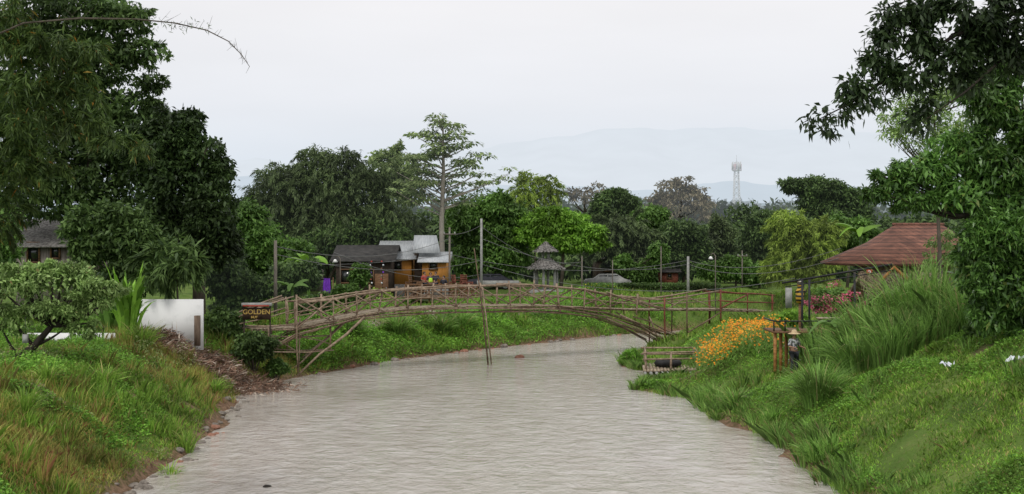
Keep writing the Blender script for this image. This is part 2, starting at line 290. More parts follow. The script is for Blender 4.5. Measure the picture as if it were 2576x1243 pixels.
# ---------------------------------------------------------------- vegetation helpers
def rdir(n): return unit(rng.normal(size=(n,3)))
def crown_mb(mb,blobs,Y,n,L,W,dens=1.0,flat=.55,droop=.25,dz=None,csz=1.0,spray=0,shell=.35,fill=.4):
    ar=np.array([b[2]*b[3] for b in blobs],float); ar/=ar.sum(); tips=[]
    for bi,b in enumerate(blobs):
        Yb=Y+(b[4] if len(b)>4 else 0); c=np.array(P(b[0],b[1],Yb)); s=Yb/F; rx,rz=b[2]*s,b[3]*s; ry=min(rx,max(rz,rx*.6)) if dz is None else dz
        R=np.array([rx,ry,rz]); nb=max(30,int(n*ar[bi])); nc=max(7,int(14*dens*(rx*rz)/(.8+.12*rx*rz)))
        u=rdir(nc); rad=(shell+(1.02-shell)*rng.random(nc)**.6)[:,None]; cc=c+u*rad*R
        rc=csz*.24*(rx*rz)**.5*(.5+rng.random(nc))*np.where(rad[:,0]>.8,.75,1.2)
        rc=np.clip(rc,.12,2.2); w=rc**2; w/=w.sum(); k=rng.choice(nc,nb,p=w); tips+=list(cc[::max(1,nc//6)])
        if spray:
            o=unit(u*np.array([1,1,.4])+rng.normal(size=(nc,3))*.35); tt=rng.random(nb)*1.5
            Rl=(rc*1.6)[k][:,None]; T=tt[:,None]; pos=cc[k]+o[k]*T*Rl+np.array([0,0,-1])*(T**2)*Rl*.38*spray+rng.normal(size=(nb,3))*(.10*rc[k])[:,None]
            D=o[k]*.8+np.array([0,0,-1])*(.25+T*.55*spray)+rng.normal(size=(nb,3))*.35
        else:
            pos=cc[k]+rng.normal(size=(nb,3))*rc[k][:,None]*np.array([.62,.62,.62*flat]); D=unit(pos-c)*.5+rdir(nb)*.8-np.array([0,0,droop])
        N=np.array([0,0,1.])+rng.normal(size=(nb,3))*.55
        mb.leaves(pos,D,N,L*(.6+.8*rng.random(nb)),W*(.6+.8*rng.random(nb)),.15)
        if fill:
            nf=int(nb*fill); pos=c+rdir(nf)*(rng.random(nf)**.4*.9)[:,None]*R; mb.leaves(pos,rdir(nf)-np.array([0,0,.4]),np.array([0,-.3,1.])+rng.normal(size=(nf,3))*.7,L*1.3*(.7+.6*rng.random(nf)),W*1.6*(.7+.6*rng.random(nf)),.15)
    return tips
def tree(label,base,Y,blobs,n,L,W,mat,tr=.2,bark='bark',name='tree',cat='tree',group=None,limbs=10,path=None,by=None,**kw):
    bpt=P(base,600,Y if by is None else by); gz_=hh(bpt.x,bpt.y); root=empty(name,(bpt.x,bpt.y,gz_-.05),label,cat,group)
    mb=MB(); tips=crown_mb(mb,blobs,Y,n,L,W,**kw); mb.build('crown',K[mat],root)
    cx=np.mean([b[0] for b in blobs]); cy=np.mean([b[1] for b in blobs]); topb=min(blobs,key=lambda b:b[1]-.3*b[3])
    tb=MB(); b0=Vector((bpt.x,bpt.y,gz_-.3))
    if path: pts=[b0]+[P(a,c,Y) for a,c in path]
    else:
        mid=P(cx,cy,Y); tp=P(topb[0],topb[1],Y); pts=[b0,b0.lerp(mid,.35)+Vector((tr*.5,0,0)),b0.lerp(mid,.75),mid,mid.lerp(tp,.8)]
    tb.tube(pts,list(np.linspace(tr,tr*.25,len(pts))),8)
    random.shuffle(tips)
    for q in tips[:limbs]:
        q=Vector(q); a=min(pts[1:-1] if len(pts)>2 else pts,key=lambda p:(p-q).length+ (2 if p.z>q.z else 0)); md=a.lerp(q,.5)+Vector((0,0,-.12*(q-a).length+.1))
        tb.tube([a,md,q],[tr*.38,tr*.22,tr*.07],5)
    tb.build('trunk',K[bark],root,smooth=True); return root
def shrub(label,px,py,Y,rx,ry,n,L,W,mat,name='shrub',cat='shrub',group=None,blobs=None,**kw):
    bl=blobs or [(px,py,rx,ry),(px-rx*.5,py+ry*.3,rx*.6,ry*.7),(px+rx*.5,py+ry*.25,rx*.6,ry*.7)]
    bp_=P(px,py,Y); g_=hh(bp_.x,bp_.y); root=empty(name,(bp_.x,bp_.y,g_),label,cat,group)
    mb=MB(); tips=crown_mb(mb,bl,Y,n,L,W,**kw); mb.build('foliage',K[mat],root)
    tb=MB()
    for q in tips[:8]: tb.tube([(bp_.x,bp_.y,g_-.1),((bp_.x+q[0])/2,(bp_.y+q[1])/2,(g_+q[2])/2+.1),q],[.04,.03,.01],5)
    tb.build('stem',K['bark'],root); return root
def arcs(mb,base,n,hgt,spread,w,segs=5,up=1.0,fall=.9):
    for i in range(n):
        a=rng.random()*6.283; o=np.array([math.cos(a),math.sin(a),0]); s_=spread*(.25+.9*rng.random()); h_=hgt*(.45+.75*rng.random())
        b=np.array(base)+o*rng.random()*spread*.45; t=np.linspace(0,1,segs+1)[:,None]
        p=b+o*s_*t**1.6+np.array([0,0,1])*h_*(up*t*1.35-fall*(.4+.6*rng.random())*.95*t**2.4)
        sd=np.array([-o[1],o[0],0])+rng.normal(size=3)*.4; sd/=np.linalg.norm(sd); ww=(w*(.6+.7*rng.random())*np.array([.5,.9,1,.85,.55,.05]))[:segs+1,None]
        V=np.concatenate([p-sd*ww/2,p+sd*ww/2]); k=segs+1
        mb.add(V,[[j,j+1,j+1+k,j+k] for j in range(segs)])
def tussock(label,px,py,Y,hgt,spread,n,w,mat='blade',name='grass_clump',cat='grass clump',base=None,group=None,z=None,**kw):
    p=P(px,py,Y); g_=hh(p.x,p.y) if z is None else z; mb=MB(); arcs(mb,(p.x,p.y,g_-.05),n,hgt,spread,w,**kw)
    return tag(mb.build(name,K[mat],loc=(p.x,p.y,g_)),label,cat,group)
def scatter(n,xr,yr,mask):
    x=rng.uniform(*xr,n); u=rng.random(n); y=yr[0]*(yr[1]/yr[0])**u; d=sdist(x,y); k=mask(x,y,d); x,y,d=x[k],y[k],d[k]; return x,y,height(x,y),d
def inview(x,y,mg=1.5): return np.abs(x)<y*.45+mg
def blades(name,x,y,z,hr,w,mat,label,lean=.6,ln=None):
    n_=len(x); a=rng.random(n_)*6.283; h_=rng.uniform(hr[0],hr[1],n_)*(.45+.55*np.clip(nz(x,y,1.3)+.5*nz(y,x,4.1)+.6,0,2.))
    ln=rng.normal(size=(n_,2))*lean*h_[:,None]*.8 if ln is None else ln*h_[:,None]
    b=np.stack([x,y,z-.03],-1); s=np.stack([np.cos(a),np.sin(a),0*a],-1)*w*.5; m_=b+np.stack([ln[:,0]*.3,ln[:,1]*.3,h_*.6],-1); tp=b+np.stack([ln[:,0],ln[:,1],h_],-1)
    V=np.stack([b-s,b+s,m_+s*.8,tp,m_-s*.8],1).reshape(-1,3); return tag(MB().add(V,np.arange(n_*5).reshape(-1,5)).build(name,K[mat],loc=(0,0,0)),label,'grass',kind='stuff')
lm=lambda x,y,d:(d>.05)&(d<16)&(~isright(x,y))&inview(x,y)&(y<60)
pt=lambda x,y:(nz(y,x,3.3)+rng.normal(size=len(x))*.35>-1.15)
x,y,z,d=scatter(290000,(-26,-8),(24,60),lambda x,y,d:lm(x,y,d)&(soilat(x,y)<.55)&pt(x,y)&(d>.1+.25*rng.random(len(x)))) 
red=(d<4.6)&(nz(x,y,1.1)+rng.normal(size=len(x))*.4>.15)
blades('grass',x[~red],y[~red],z[~red],(.07,.25),.03,'grass','green grass covering the left river bank')
blades('grass',x[red],y[red],z[red],(.10,.36),.024,'grassr','dry yellowish and reddish grass mixed in near the left water edge')
x,y,z,d=scatter(430000,(4,30),(16,66),lambda x,y,d:(d>.05)&(d<14)&isright(x,y)&inview(x,y)&(soilat(x,y)<.5)&pt(x,y))
blades('grass',x,y,z,(.08,.27),.03,'grass','short green grass covering the right river bank')
x,y,z,d=scatter(120000,(-14,34),(56,100),lambda x,y,d:(d>.05)&(d<9)&((y>60)|(x<0))&inview(x,y))
blades('grass',x,y,z,(.15,.55),.045,'grass','grass on the far bank beyond the bamboo bridge')
def tufts(label,nt_,xr,yr,mask,k,hr,w,mat,spread=.10,out=.7):
    x,y,z,d=scatter(nt_,xr,yr,mask); ii_=np.repeat(np.arange(len(x)),k); o_=rng.normal(size=(len(ii_),2))*spread; X_=x[ii_]+o_[:,0]; Y_=y[ii_]+o_[:,1]
    blades('grass',X_,Y_,z[ii_],hr,w,mat,label,ln=o_/spread*.45*out+rng.normal(size=o_.shape)*.08)
tufts('taller loose tufts of grass on the left bank',1700,(-26,-8),(24,58),lambda x,y,d:lm(x,y,d)&(nz(x,y,2.2)>.1),26,(.3,.7),.026,'grass')
tufts('straw coloured tufts on the left bank',1000,(-26,-8),(24,58),lambda x,y,d:lm(x,y,d)&(d<5.5)&(nz(x,y,1.1)>-.2),24,(.3,.7),.022,'grassr')
tufts('taller loose tufts of grass on the right bank',2400,(5,30),(20,62),lambda x,y,d:(d>.05)&(d<11)&isright(x,y)&inview(x,y)&(nz(x,y,2.2)>.15)&(soilat(x,y)<.5),26,(.25,.65),.026,'blade')
tufts('grass hanging over the right water edge',2600,(4.5,14),(26,66),lambda x,y,d:(d>-.05)&(d<.8)&isright(x,y),30,(.3,.7),.026,'blade',out=1.1)
tufts('tall reeds growing between the grass clumps at right',420,(12,19),(38,47),lambda x,y,d:(d>3)&isright(x,y),30,(.9,1.9),.035,'blade',spread=.2,out=.55)
def cover(x,y,z,L,W,label,mat='cover',hgt=.25):
    n_=len(x); pos=np.stack([x,y,z+rng.random(n_)*hgt*np.clip(nz(x,y,1.9)+.5*nz(y,x,5.)+.9,.15,2.2)],-1); D=rdir(n_)*np.array([1,1,.5])+np.array([0,-.1,.15]); N=np.array([0,0,1.])+rng.normal(size=(n_,3))*.55
    return tag(MB().leaves(pos,D,N,L*(.6+.8*rng.random(n_)),W*(.6+.8*rng.random(n_))).build('ground_cover',K[mat],loc=(0,0,0)),label,'ground cover',kind='stuff')
x,y,z,d=scatter(260000,(-26,-8),(24,60),lambda x,y,d:lm(x,y,d)&(d>1.)&(nz(x,y,.9)>-.35)&(soilat(x,y)<.6)); cover(x,y,z,.10,.06,'low leafy weeds on the left bank',hgt=.28)
x,y,z,d=scatter(130000,(-26,-8),(24,60),lambda x,y,d:lm(x,y,d)&(nz(y,x,2.3)>.45)&(soilat(x,y)<.6)); cover(x,y,z,.09,.045,'pale and reddish weeds in patches on the left bank','weed',.4)
x,y,z,d=scatter(210000,(-12,12),(56,86),lambda x,y,d:(d>.0)&(d<6)&(~isright(x,y))&(soilat(x,y)<.5)&(nz(x,y,1.6)>-.45)); cover(x,y,z,.13,.075,'creeping leaves on the far bank under the bridge',hgt=.5)
x,y,z,d=scatter(300000,(5,28),(17,60),lambda x,y,d:(d>.3)&(d<13)&isright(x,y)&inview(x,y)&(nz(x,y,1.2)>-.3)&(soilat(x,y)<.6)); cover(x,y,z,.09,.05,'leafy weeds on the right bank',hgt=.2)
# debris pile
mb=MB(); N_=15000; tt=rng.random(N_); lp=np.stack([np.interp(tt,[0,.5,1],[-16.2,-13.9,-11.1]),np.interp(tt,[0,.5,1],[48.6,49.4,50.8])],-1)
wd=np.interp(tt,[0,.5,1],[1.2,1.9,1.5]); u=rng.normal(size=(N_,2))*.5; q=lp+u*wd[:,None]; bmp=.3*nz(q[:,0],q[:,1],6); hgt=np.exp(-(u**2).sum(1)*2)*np.interp(tt,[0,.4,1],[.3,.6,.2])*(1+bmp); zz=np.maximum(height(q[:,0],q[:,1]),0)+hgt*(.5+.5*rng.random(N_))+.05
D=rdir(N_)*np.array([1,1,.6])+np.array([.25,0,-.15]); mb.leaves(np.stack([q[:,0],q[:,1],zz],-1),D,rdir(N_),.12+.45*rng.random(N_)**2,.02+.04*rng.random(N_),.02)
tag(mb.build('debris_pile',K['debris']),'heap of brown dry bamboo husks and sticks sliding down the left bank','debris',kind='stuff')
# ---------------------------------------------------------------- bamboo bridge
BEND=.012
A=np.array([-10.5,55.]);B=np.array([12.9,70.]); dv=B-A; nv=np.array([-dv[1],dv[0]])/np.hypot(*dv)
def BP(px,py,off=0.):
    k=(px-1288)/F; s=(k*A[1]-A[0])/(dv[0]-k*dv[1]); Yb=A[1]+dv[1]*s; z=H-(py-600)/F*Yb
    return Vector((A[0]+dv[0]*s+nv[0]*off,Yb+nv[1]*off,z))
br=empty('bamboo_bridge',(0.5,62,0),'arched footbridge of lashed bamboo poles spanning the muddy river','footbridge')
RT=[(745,762),(835,752),(898,742),(960,734),(1025,728),(1090,725),(1150,723),(1210,721),(1280,720),(1343,719),(1405,723),(1472,729),(1535,740),(1600,750),(1670,755),(1727,746),(1812,731)]
DK=[(632,827),(745,824),(835,806),(898,793),(960,782),(1025,776),(1090,772),(1210,769),(1343,768),(1405,769),(1472,773),(1600,778),(1727,778),(1812,777),(1945,782)]
rt=lambda p:np.interp(p,[a[0] for a in RT],[a[1] for a in RT]); dk=lambda p:np.interp(p,[a[0] for a in DK],[a[1] for a in DK])
WD=1.35; RS_=1.0
def jit(v,s=.05): return v+Vector(rng.normal(size=3)*s)
mb=MB(); pxs=np.linspace(632,1945,330)
for i in range(len(pxs)-1):
    a=BP(pxs[i],dk(pxs[i])); b=BP(pxs[i+1],dk(pxs[i+1])); c=BP(pxs[i],dk(pxs[i]),WD); d_=BP(pxs[i+1],dk(pxs[i+1]),WD); g_=.12
    a2=a.lerp(b,g_);b2=a.lerp(b,1-g_);c2=c.lerp(d_,g_);d2=c.lerp(d_,1-g_); e=random.uniform(-.12,.07); n3=Vector((nv[0]*e,nv[1]*e,random.uniform(-.015,.02)))
    mb.slab([a2+n3,b2+n3,d2,c2],.03)
mb.build('deck',K['deck'],br)
def strand(mb,pts,off,r,k=1,js=.06):
    for q in range(k):
        o=Vector(rng.normal(size=3)*js*(q>0)); mb.tube([jit(BP(a,b,off),.03)+o for a,b in pts],[r*RS_*random.uniform(.8,1.15) for _ in pts],6)
ARCH=[(668,887),(745,843),(835,816),(898,802),(960,790),(1090,779),(1210,776),(1343,775),(1440,780),(1530,797),(1600,826),(1662,858)]
for off in (0.05,WD-.05):
    for dy in (0,9):
        mb=MB(); strand(mb,[(a,b+dy*(1 if 900<a<1500 else .5)) for a,b in ARCH],off,.036,1); mb.build('arch_pole',K['bamd'] if dy else K['bam'],br)
    mb=MB(); strand(mb,[(a,b+3) for a,b in DK],off,.042,2); mb.build('deck_beam',K['bam'],br)
    mb=MB(); strand(mb,[(1400,772),(1530,788),(1640,825),(1700,845),(1758,852)],off,.04,2,.08); mb.build('arch_pole',K['bamd'],br)
    mb=MB(); strand(mb,RT[:9],off,.046,2,.04); mb.build('handrail',K['bam'],br)
    mb=MB(); strand(mb,RT[8:],off,.046,2,.04); mb.build('handrail',K['bam'],br)
    mb=MB(); strand(mb,[(p,(rt(p)*.5+dk(p)*.5)) for p in np.linspace(745,1812,18)],off,.030,1); mb.build('mid_rail',K['bam'],br)
    mb=MB(); strand(mb,[(600,800),(660,774),(735,748)],off,.04,2); mb.build('ramp_handrail',K['bam'],br)
    mb=MB(); strand(mb,[(606,815),(670,800),(745,780)],off,.034,1); mb.build('ramp_mid_rail',K['bam'],br)
    ps=[p for p,_ in RT]
    for i,p in enumerate(ps):
        if p>=1670: continue
        MB().bar(jit(BP(p,rt(p)-random.uniform(3,13),off)),jit(BP(p+random.uniform(-4,4),dk(p)+13,off)),.055).build('post',K['bam'],br)
    for i in range(len(ps)-3):
        a,b_=(ps[i],ps[i+1])
        for q in ((0,1) if off<1 and i%3!=1 else (i%2,)):
            if q: y0,y1=rt(a)+2,dk(b_)-2
            else: y0,y1=dk(a)-2,rt(b_)+2
            MB().bar(jit(BP(a,y0,off+.05-.08*q)),jit(BP(b_,y1,off+.05-.08*q)),.04).build('brace',K['bam' if q else 'bamd'],br)
        if i in(1,4,8,12) and off<1: MB().bar(jit(BP(a-8,dk(a) if i%2 else rt(a),off-.08)),jit(BP(ps[i+2],rt(ps[i+2]) if i%2 else dk(ps[i+2]),off-.08)),.038).build('brace',K['bam'],br)
for a,b_,off,r in [((745,745),(749,942),-.05,.06),((760,800),(757,935),.3,.05),((745,750),(747,930),WD,.055),((675,826),(675,888),0,.05),((700,824),(697,880),.9,.05),((664,832),(668,880),WD,.045),
    ((912,800),(748,943),-.08,.06),((905,806),(762,930),WD,.055),((835,812),(835,882),.2,.045),((880,812),(790,900),.7,.045) ]:
    MB().bar(BP(*a,off),BP(*b_,off),r,r*.85).build('support_pole',K['bamd' if r<.05 else 'bam'],br)
for a,b_,off in [((655,888),(838,881),0),((650,846),(760,852),.3),((655,868),(850,850),.9),((676,886),(752,838),.1),((690,885),(800,822),.5),((745,938),(835,860),.6),((745,745),(838,808),-.1),((835,755),(750,818),-.08),((660,885),(830,886),WD),((620,829),(770,826),.4),((675,830),(745,885),.2),((750,840),(850,872),.4)]:
    MB().bar(jit(BP(*a,off)),jit(BP(*b_,off)),.042).build('brace',K['bam'],br)
for a,b_,off,r,mt in [((1671,752),(1673,866),-.03,.07,'redw'),((1671,757),(1670,862),WD,.06,'redw'),((1727,740),(1728,838),-.03,.06,'bamd'),((1727,744),(1727,835),WD,.05,'bamd'),((1812,729),(1813,822),-.03,.08,'redw'),((1822,735),(1822,818),WD,.07,'redw'),((1942,742),(1943,800),0,.06,'redw'),((1880,738),(1880,788),0,.05,'redw')]:
    MB().bar(BP(*a,off),BP(*b_,off),r).build('support_post',K[mt],br)
for a,b_,off,mt,r in [((1812,733),(1945,743),0,'redw',.06),((1812,757),(1945,762),0,'redw',.045),((1812,735),(1945,743),WD,'redw',.06),((1814,776),(1882,741),0,'redw',.045),((1845,830),(1940,785),0,'redw',.06),((1727,838),(1812,785),0,'bamd',.055),((1560,792),(1690,862),0,'bam',.045),((1590,790),(1700,858),WD,'bam',.045),((1640,800),(1665,862),.2,'bam',.045),((1690,862),(1735,835),.1,'bam',.045),((1600,756),(1668,780),0,'bam',.034),((1672,780),(1726,750),0,'bam',.034),((1672,756),(1726,778),0,'bam',.034),((1728,748),(1812,778),0,'bam',.036),((1660,858),(1765,852),.2,'bamd',.06),((1530,800),(1640,846),.1,'bam',.04),((1610,800),(1730,848),.5,'bam',.04)]:
    MB().bar(jit(BP(*a,off),.01),jit(BP(*b_,off),.01),r).build('brace',K[mt],br)
BEND=0
p=BP(1222,935,-.35); q=P(1193,625,57.5)
tag(MB().tube([Vector((p.x,p.y,-.6)),p.lerp(q,.5)+Vector((.05,0,0)),q],[.05,.04,.025]).build('river_pole',K['bamd']),'tall thin leaning bamboo pole stuck in the river at mid bridge','pole')
p=BP(1232,933,-.3); q=BP(1209,722,-.2); tag(MB().tube([Vector((p.x,p.y,-.6)),q],[.04,.032]).build('river_pole',K['bam']),'short bamboo pole ending at the bridge handrail beside the taller one','pole')
rf=empty('bamboo_raft',(8.0,57,.25),'small bamboo raft with railings moored under the right end of the bridge','raft')
mb=MB()
for i in range(16): mb.bar((6.5+i*.17,55.6+.02*i,.22),(6.75+i*.17,58.4,.24),.085,k=8)
mb.build('raft_floor',K['deck'],rf)
for x_,y_ in((6.55,55.7),(9.1,55.9),(6.8,58.3),(9.3,58.3),(7.8,55.8)): MB().bar((x_,y_,-.2),(x_,y_,1.15),.055).build('post',K['bam'],rf)
for z_ in(.78,1.1): 
    mb=MB(); mb.bar((6.4,55.7,z_),(9.3,55.9,z_+.03),.045); mb.bar((6.55,55.6,z_),(6.8,58.4,z_),.045); mb.bar((9.1,55.8,z_),(9.35,58.4,z_),.045); mb.bar((6.6,58.3,z_),(9.4,58.3,z_),.045); mb.build('rail',K['bam'],rf)
mb=MB()
for i in range(10): mb.bar((6.5+i*.28,55.62,.13),(6.5+i*.28,55.3,.10),.08,k=8)
mb.build('float_end',K['conc'],rf)
tag(MB().lathe((7.8,56.9,.32),[(.3,.14),(.35,0),(.6,0),(.7,.15),(.6,.3),(.38,.3),(.3,.14)],18).build('inner_tube',K['rubber'],smooth=True),'black rubber inner tube lying on the bamboo raft','inner tube')
# ---------------------------------------------------------------- buildings
def gable(mb,x0,x1,y0,y1,ze,zr,oh=.4,t=.08,axis='x'):
    if axis=='x':
        ym=(y0+y1)/2; k=(zr-ze)/(ym-y0); zo=ze-oh*k
        mb.slab([(x0-oh,y0-oh,zo),(x1+oh,y0-oh,zo),(x1+oh,ym,zr),(x0-oh,ym,zr)],t); mb.slab([(x0-oh,ym,zr),(x1+oh,ym,zr),(x1+oh,y1+oh,zo),(x0-oh,y1+oh,zo)],t)
    else:
        xm=(x0+x1)/2; k=(zr-ze)/(xm-x0); zo=ze-oh*k
        mb.slab([(x0-oh,y0-oh,zo),(xm,y0-oh,zr),(xm,y1+oh,zr),(x0-oh,y1+oh,zo)],t); mb.slab([(xm,y0-oh,zr),(x1+oh,y0-oh,zo),(x1+oh,y1+oh,zo),(xm,y1+oh,zr)],t)
def house(label,px0,px1,pe,pr,Y,dep,wm,rm,axis='x',wins=(),door=None,zb=2.,oh=.4,lower=None,name='house'):
    a=P(px0,pe,Y);b=P(px1,pr,Y); x0,x1,ze,zr=a.x,b.x,a.z,b.z; root=empty(name,((x0+x1)/2,Y+dep/2,zb),label,'house')
    mb=MB(); zl=zb+(.0 if not lower else lower); mb.box(((x0+x1)/2,Y+dep/2,(zl+ze)/2),(x1-x0,dep,ze-zl))
    if axis=='y': mb.add([(x0,Y,ze),(x1,Y,ze),((x0+x1)/2,Y,zr-.05)],[[0,1,2]])
    else:
        for xx in(x0,x1): mb.add([(xx,Y,ze),(xx,Y+dep,ze),(xx,Y+dep/2,zr-.05)],[[0,1,2]])
    mb.build('wall',K[wm],root)
    if lower: MB().box(((x0+x1)/2,Y+dep/2,(zb+zl)/2-.003),(x1-x0+.06,dep+.06,zl-zb)).build('base_wall',K['conc'],root)
    mb=MB(); gable(mb,x0,x1,Y,Y+dep,ze,zr,oh,axis=axis); mb.build('roof',K[rm],root)
    for (wx,wy,ww,wh) in wins:
        c=P(wx,wy,Y); s=Y/F; f=MB(); W_,H_=ww*s,wh*s
        for sx in(-1,1): f.box((c.x+sx*W_/2,Y-.04,c.z),(.08,.1,H_+.08))
        for sz in(-1,1): f.box((c.x,Y-.045,c.z+sz*H_/2),(W_-.08,.1,.08))
        wo=f.build('window',K['wood'],root); MB().box((c.x,Y-.02,c.z),(W_-.08,.03,H_-.08)).build('pane',K['glass'],wo)
    if door:
        wx,w_,h_=door; c=P(wx,600,Y); d_=MB().box((c.x,Y-.03,zb+h_/2),(w_,.06,h_)).build('door',K['wood'],root); MB().box((c.x+w_*.35,Y-.08,zb+h_*.5),(.04,.06,.12)).build('handle',K['metal'],d_)
    return root
house('grey plank hut on the left bank under a shingled roof',40,186,608,548,60,5,'plank','shing',wins=[(85,635,30,50),(140,632,22,36)],zb=2.6,oh=.5)
c=P(172,575,59.3); sd=empty('satellite_dish',c,'white satellite dish tilted skyward beside the left hut roof','satellite dish')
M_=Matrix.Rotation(math.radians(60),4,'Y')@Matrix.Rotation(math.radians(20),4,'X'); mb=MB().lathe((0,0,0),[(.0,0),(.2,.03),(.4,.12),(.48,.2)],16); mb.V[0]=mb.V[0]@np.array(M_.to_3x3()).T+np.array(c); mb.build('dish',K['white_p'],sd,smooth=True)
MB().bar(c,c+Vector((-.05,.1,-1.6)),.03).build('mast',K['pole'],sd)
house('dark roofed wooden cafe with open front behind the bridge',845,982,652,617,84,6,'dwood','droof',wins=[(875,695,36,34),(925,695,30,34)],zb=2.,door=(960,1.,2.1))
house('orange plank house under a pale sheet metal roof left of the steep roof',958,1034,646,606,87,6,'orangew','metal',wins=[(1000,668,20,22)],lower=1.2)
house('small orange cottage beneath a steep pale grey roof',1062,1122,655,634,85.5,4,'orangew','metal',wins=[(1090,668,20,20)],lower=1.1,oh=.35)
rt_=empty('steep_roof',P(1070,632,87),'tall steep pale grey roof with curved flanks rising behind the orange cottage','roof')
mb=MB(); q=[P(1042,592,87),P(1098,592,87),P(1108,636,86),P(1038,636,86)]; mb.slab(q,.08); q2=[P(1042,592,87.1),P(1098,592,87.1),P(1108,632,89.5),P(1038,632,89.5)]; mb.slab(q2,.08); mb.build('roof_sheet',K['metal'],rt_)
MB().box((P(1072,632,88).x,88,(P(1,634,88).z+2)/2),(1.7,1.6,P(1,640,88).z-2)).build('wall',K['dwood'],rt_)
house('tall narrow building with a pale roof peeking out left of the cafe trees',732,790,640,600,98,5,'plank','metal',oh=.3)
house('long low house with a grey roof half hidden by trees beyond the pavilion',1500,1645,648,628,112,7,'dwood','shing',wins=[(1530,672,24,20),(1600,672,24,20)],oh=.3)
house('distant cottage with a small red roof among the treetops',1466,1488,550,540,150,4,'plank','red',zb=2,oh=.1)
house('small cabin with a dark roof behind the hedge at right',1662,1706,682,668,110,4,'redw','droof',wins=[(1684,694,12,12)],oh=.3)
te=empty('terrace',P(1080,740,80),'raised wooden cafe terrace with plank railing above the far bank','terrace')
a=P(1020,738,79);b_=P(1200,738,79); MB().box(((a.x+b_.x)/2,81,2.55),(b_.x-a.x,4.4,.12)).build('floor',K['wood'],te)
for i in range(7): x_=a.x+(b_.x-a.x)*i/6; MB().box((x_,78.95,2.55),(.1,.1,1.9)).build('post',K['wood'],te)
for z_ in(3.0,3.25,3.48): MB().box(((a.x+b_.x)/2,78.88,z_),(b_.x-a.x,.04,.09)).build('rail',K['wood'],te)
def chair(label,mat):
    r=empty('chair',(0,0,0),label,'chair','wooden chairs on the cafe terrace'); r.location=(0,0,0)
    mb=MB() 
    for i in range(4): mb.box((0,-.18+.12*i,.45),(.45,.1,.03))
    mb.build('seat',K[mat],r); mb=MB()
    for i in range(4): mb.box((0,.25+.02*i,.6+.13*i),(.45,.03,.09))
    mb.build('backrest',K[mat],r)
    for sx in(-1,1):
        MB().box((sx*.21,-.2,.225),(.05,.05,.45)).build('leg',K[mat],r); MB().bar((sx*.21,.22,0),(sx*.21,.33,1.05),.028).build('leg',K[mat],r); MB().box((sx*.24,.0,.66),(.05,.5,.03)).build('armrest',K[mat],r)
    return r
c0=chair('brown slatted wooden armchair on the cafe terrace','wood')
c1=chair('red brown slatted wooden armchair on the cafe terrace','redw')
def put(o,px,Y,z,rz): o.location=(P(px,600,Y).x,Y,z); o.rotation_euler.z=rz
put(c0,1032,80,2.61,.5)
for px,Y,z,rz in[(1050,80.5,2.61,-.4),(1062,80,2.61,2.6),(1042,79.8,3.05,1.2)]: put(copy_tree(c0),px,Y,z,rz)
put(c1,1142,80,2.61,.3)
for px,Y,z,rz in[(1158,80.3,2.61,-.5),(1176,80,2.61,.8),(1150,80.2,3.1,2.2),(1184,80.4,2.61,3.),(1168,80.3,3.1,.2)]: put(copy_tree(c1),px,Y,z,rz)
bx_=P(1106,712,79.5); cb=empty('counter',(bx_.x,79.8,2.61),'pale grey panelled serving counter on the terrace','counter'); MB().box((bx_.x,79.8,3.0),(.9,.6,.78)).build('body',K['conc'],cb); MB().box((bx_.x,79.8,3.42),(1.0,.75,.05)).build('top',K['white_p'],cb)
for px,py,w_,h_,mt,lb in[(822,718,16,36,'purple','purple cloth hanging on a line left of the cafe'),(764,720,12,16,'yclo','small yellow cloth hanging on the line left of the purple one')]:
    a=P(px,py,80); s=80/F; mb=MB(); n_=10
    V=[(a.x+(i/n_-.5)*w_*s*(1+.3*j),80+.05*math.sin(i*1.9),a.z+h_*s*(.5-j)) for j in(0,1) for i in range(n_+1)]
    tag(mb.add(V,[[i,i+1,i+n_+2,i+n_+1] for i in range(n_)]).build('hanging_cloth',K[mt]),lb,'cloth')
cl=empty('clothesline',(P(790,700,80).x,80,2),'thin clothesline strung between two posts left of the cafe','clothesline')
for px in(750,838): MB().bar((P(px,1,80).x,80,1.9),(P(px,1,80).x,80,P(1,698,80).z),.035).build('post',K['wood'],cl)
MB().tube([P(750,700,80),P(794,703,80),P(838,700,80)],.012,4).build('line',K['black'],cl)
for px,lb in((934,'left string of coloured ornaments hanging at the cafe front'),(962,'right string of coloured ornaments hanging at the cafe front')):
    r=empty('ornament_string',P(px,725,82.5),lb,'ornament'); MB().bar(P(px,648,82.5),P(px,726,82.5),.02,k=4).build('cord',K['black'],r)
    for i in range(8):
        q=P(px+random.uniform(-3,3),658+i*9,82.4); MB().lathe(q,[(0,-.07),(.06,-.03),(.065,.03),(0,.07)],8).build('ornament',K[['redc','plast','wood','purple','plank'][i%5]],r)
gc=P(1373,740,97); gzb=empty('pavilion',(gc.x,97,2.0),'two tiered open pavilion with shingled pyramid roofs on pale posts','pavilion')
def hiproof(c,r0,z0,r1,z1,mb,k=8):
    mb.lathe(c,[(r0*.96,z0-.08),(r0,z0),(r0*.72+r1*.28,z0+(z1-z0)*.22),(r1,z1)],k,math.pi/8)
s=97/F; zz=lambda py:H-(py-600)*s
def shag(mb,r0,z0,r1,z1,n_):
    a=rng.random(n_)*6.283; q=rng.random(n_)**.7; rr=r1+(r0-r1)*q; z_=z1+(z0-z1)*np.minimum(q*1.0,1)**.75; pos=np.stack([gc.x+rr*np.cos(a),97+rr*np.sin(a),z_+.05],-1)
    mb.leaves(pos,np.stack([np.cos(a),np.sin(a),-.7+0*a],-1)+rng.normal(size=(n_,3))*.2,np.array([0,0,1.])+rng.normal(size=(n_,3))*.4,.24,.14)
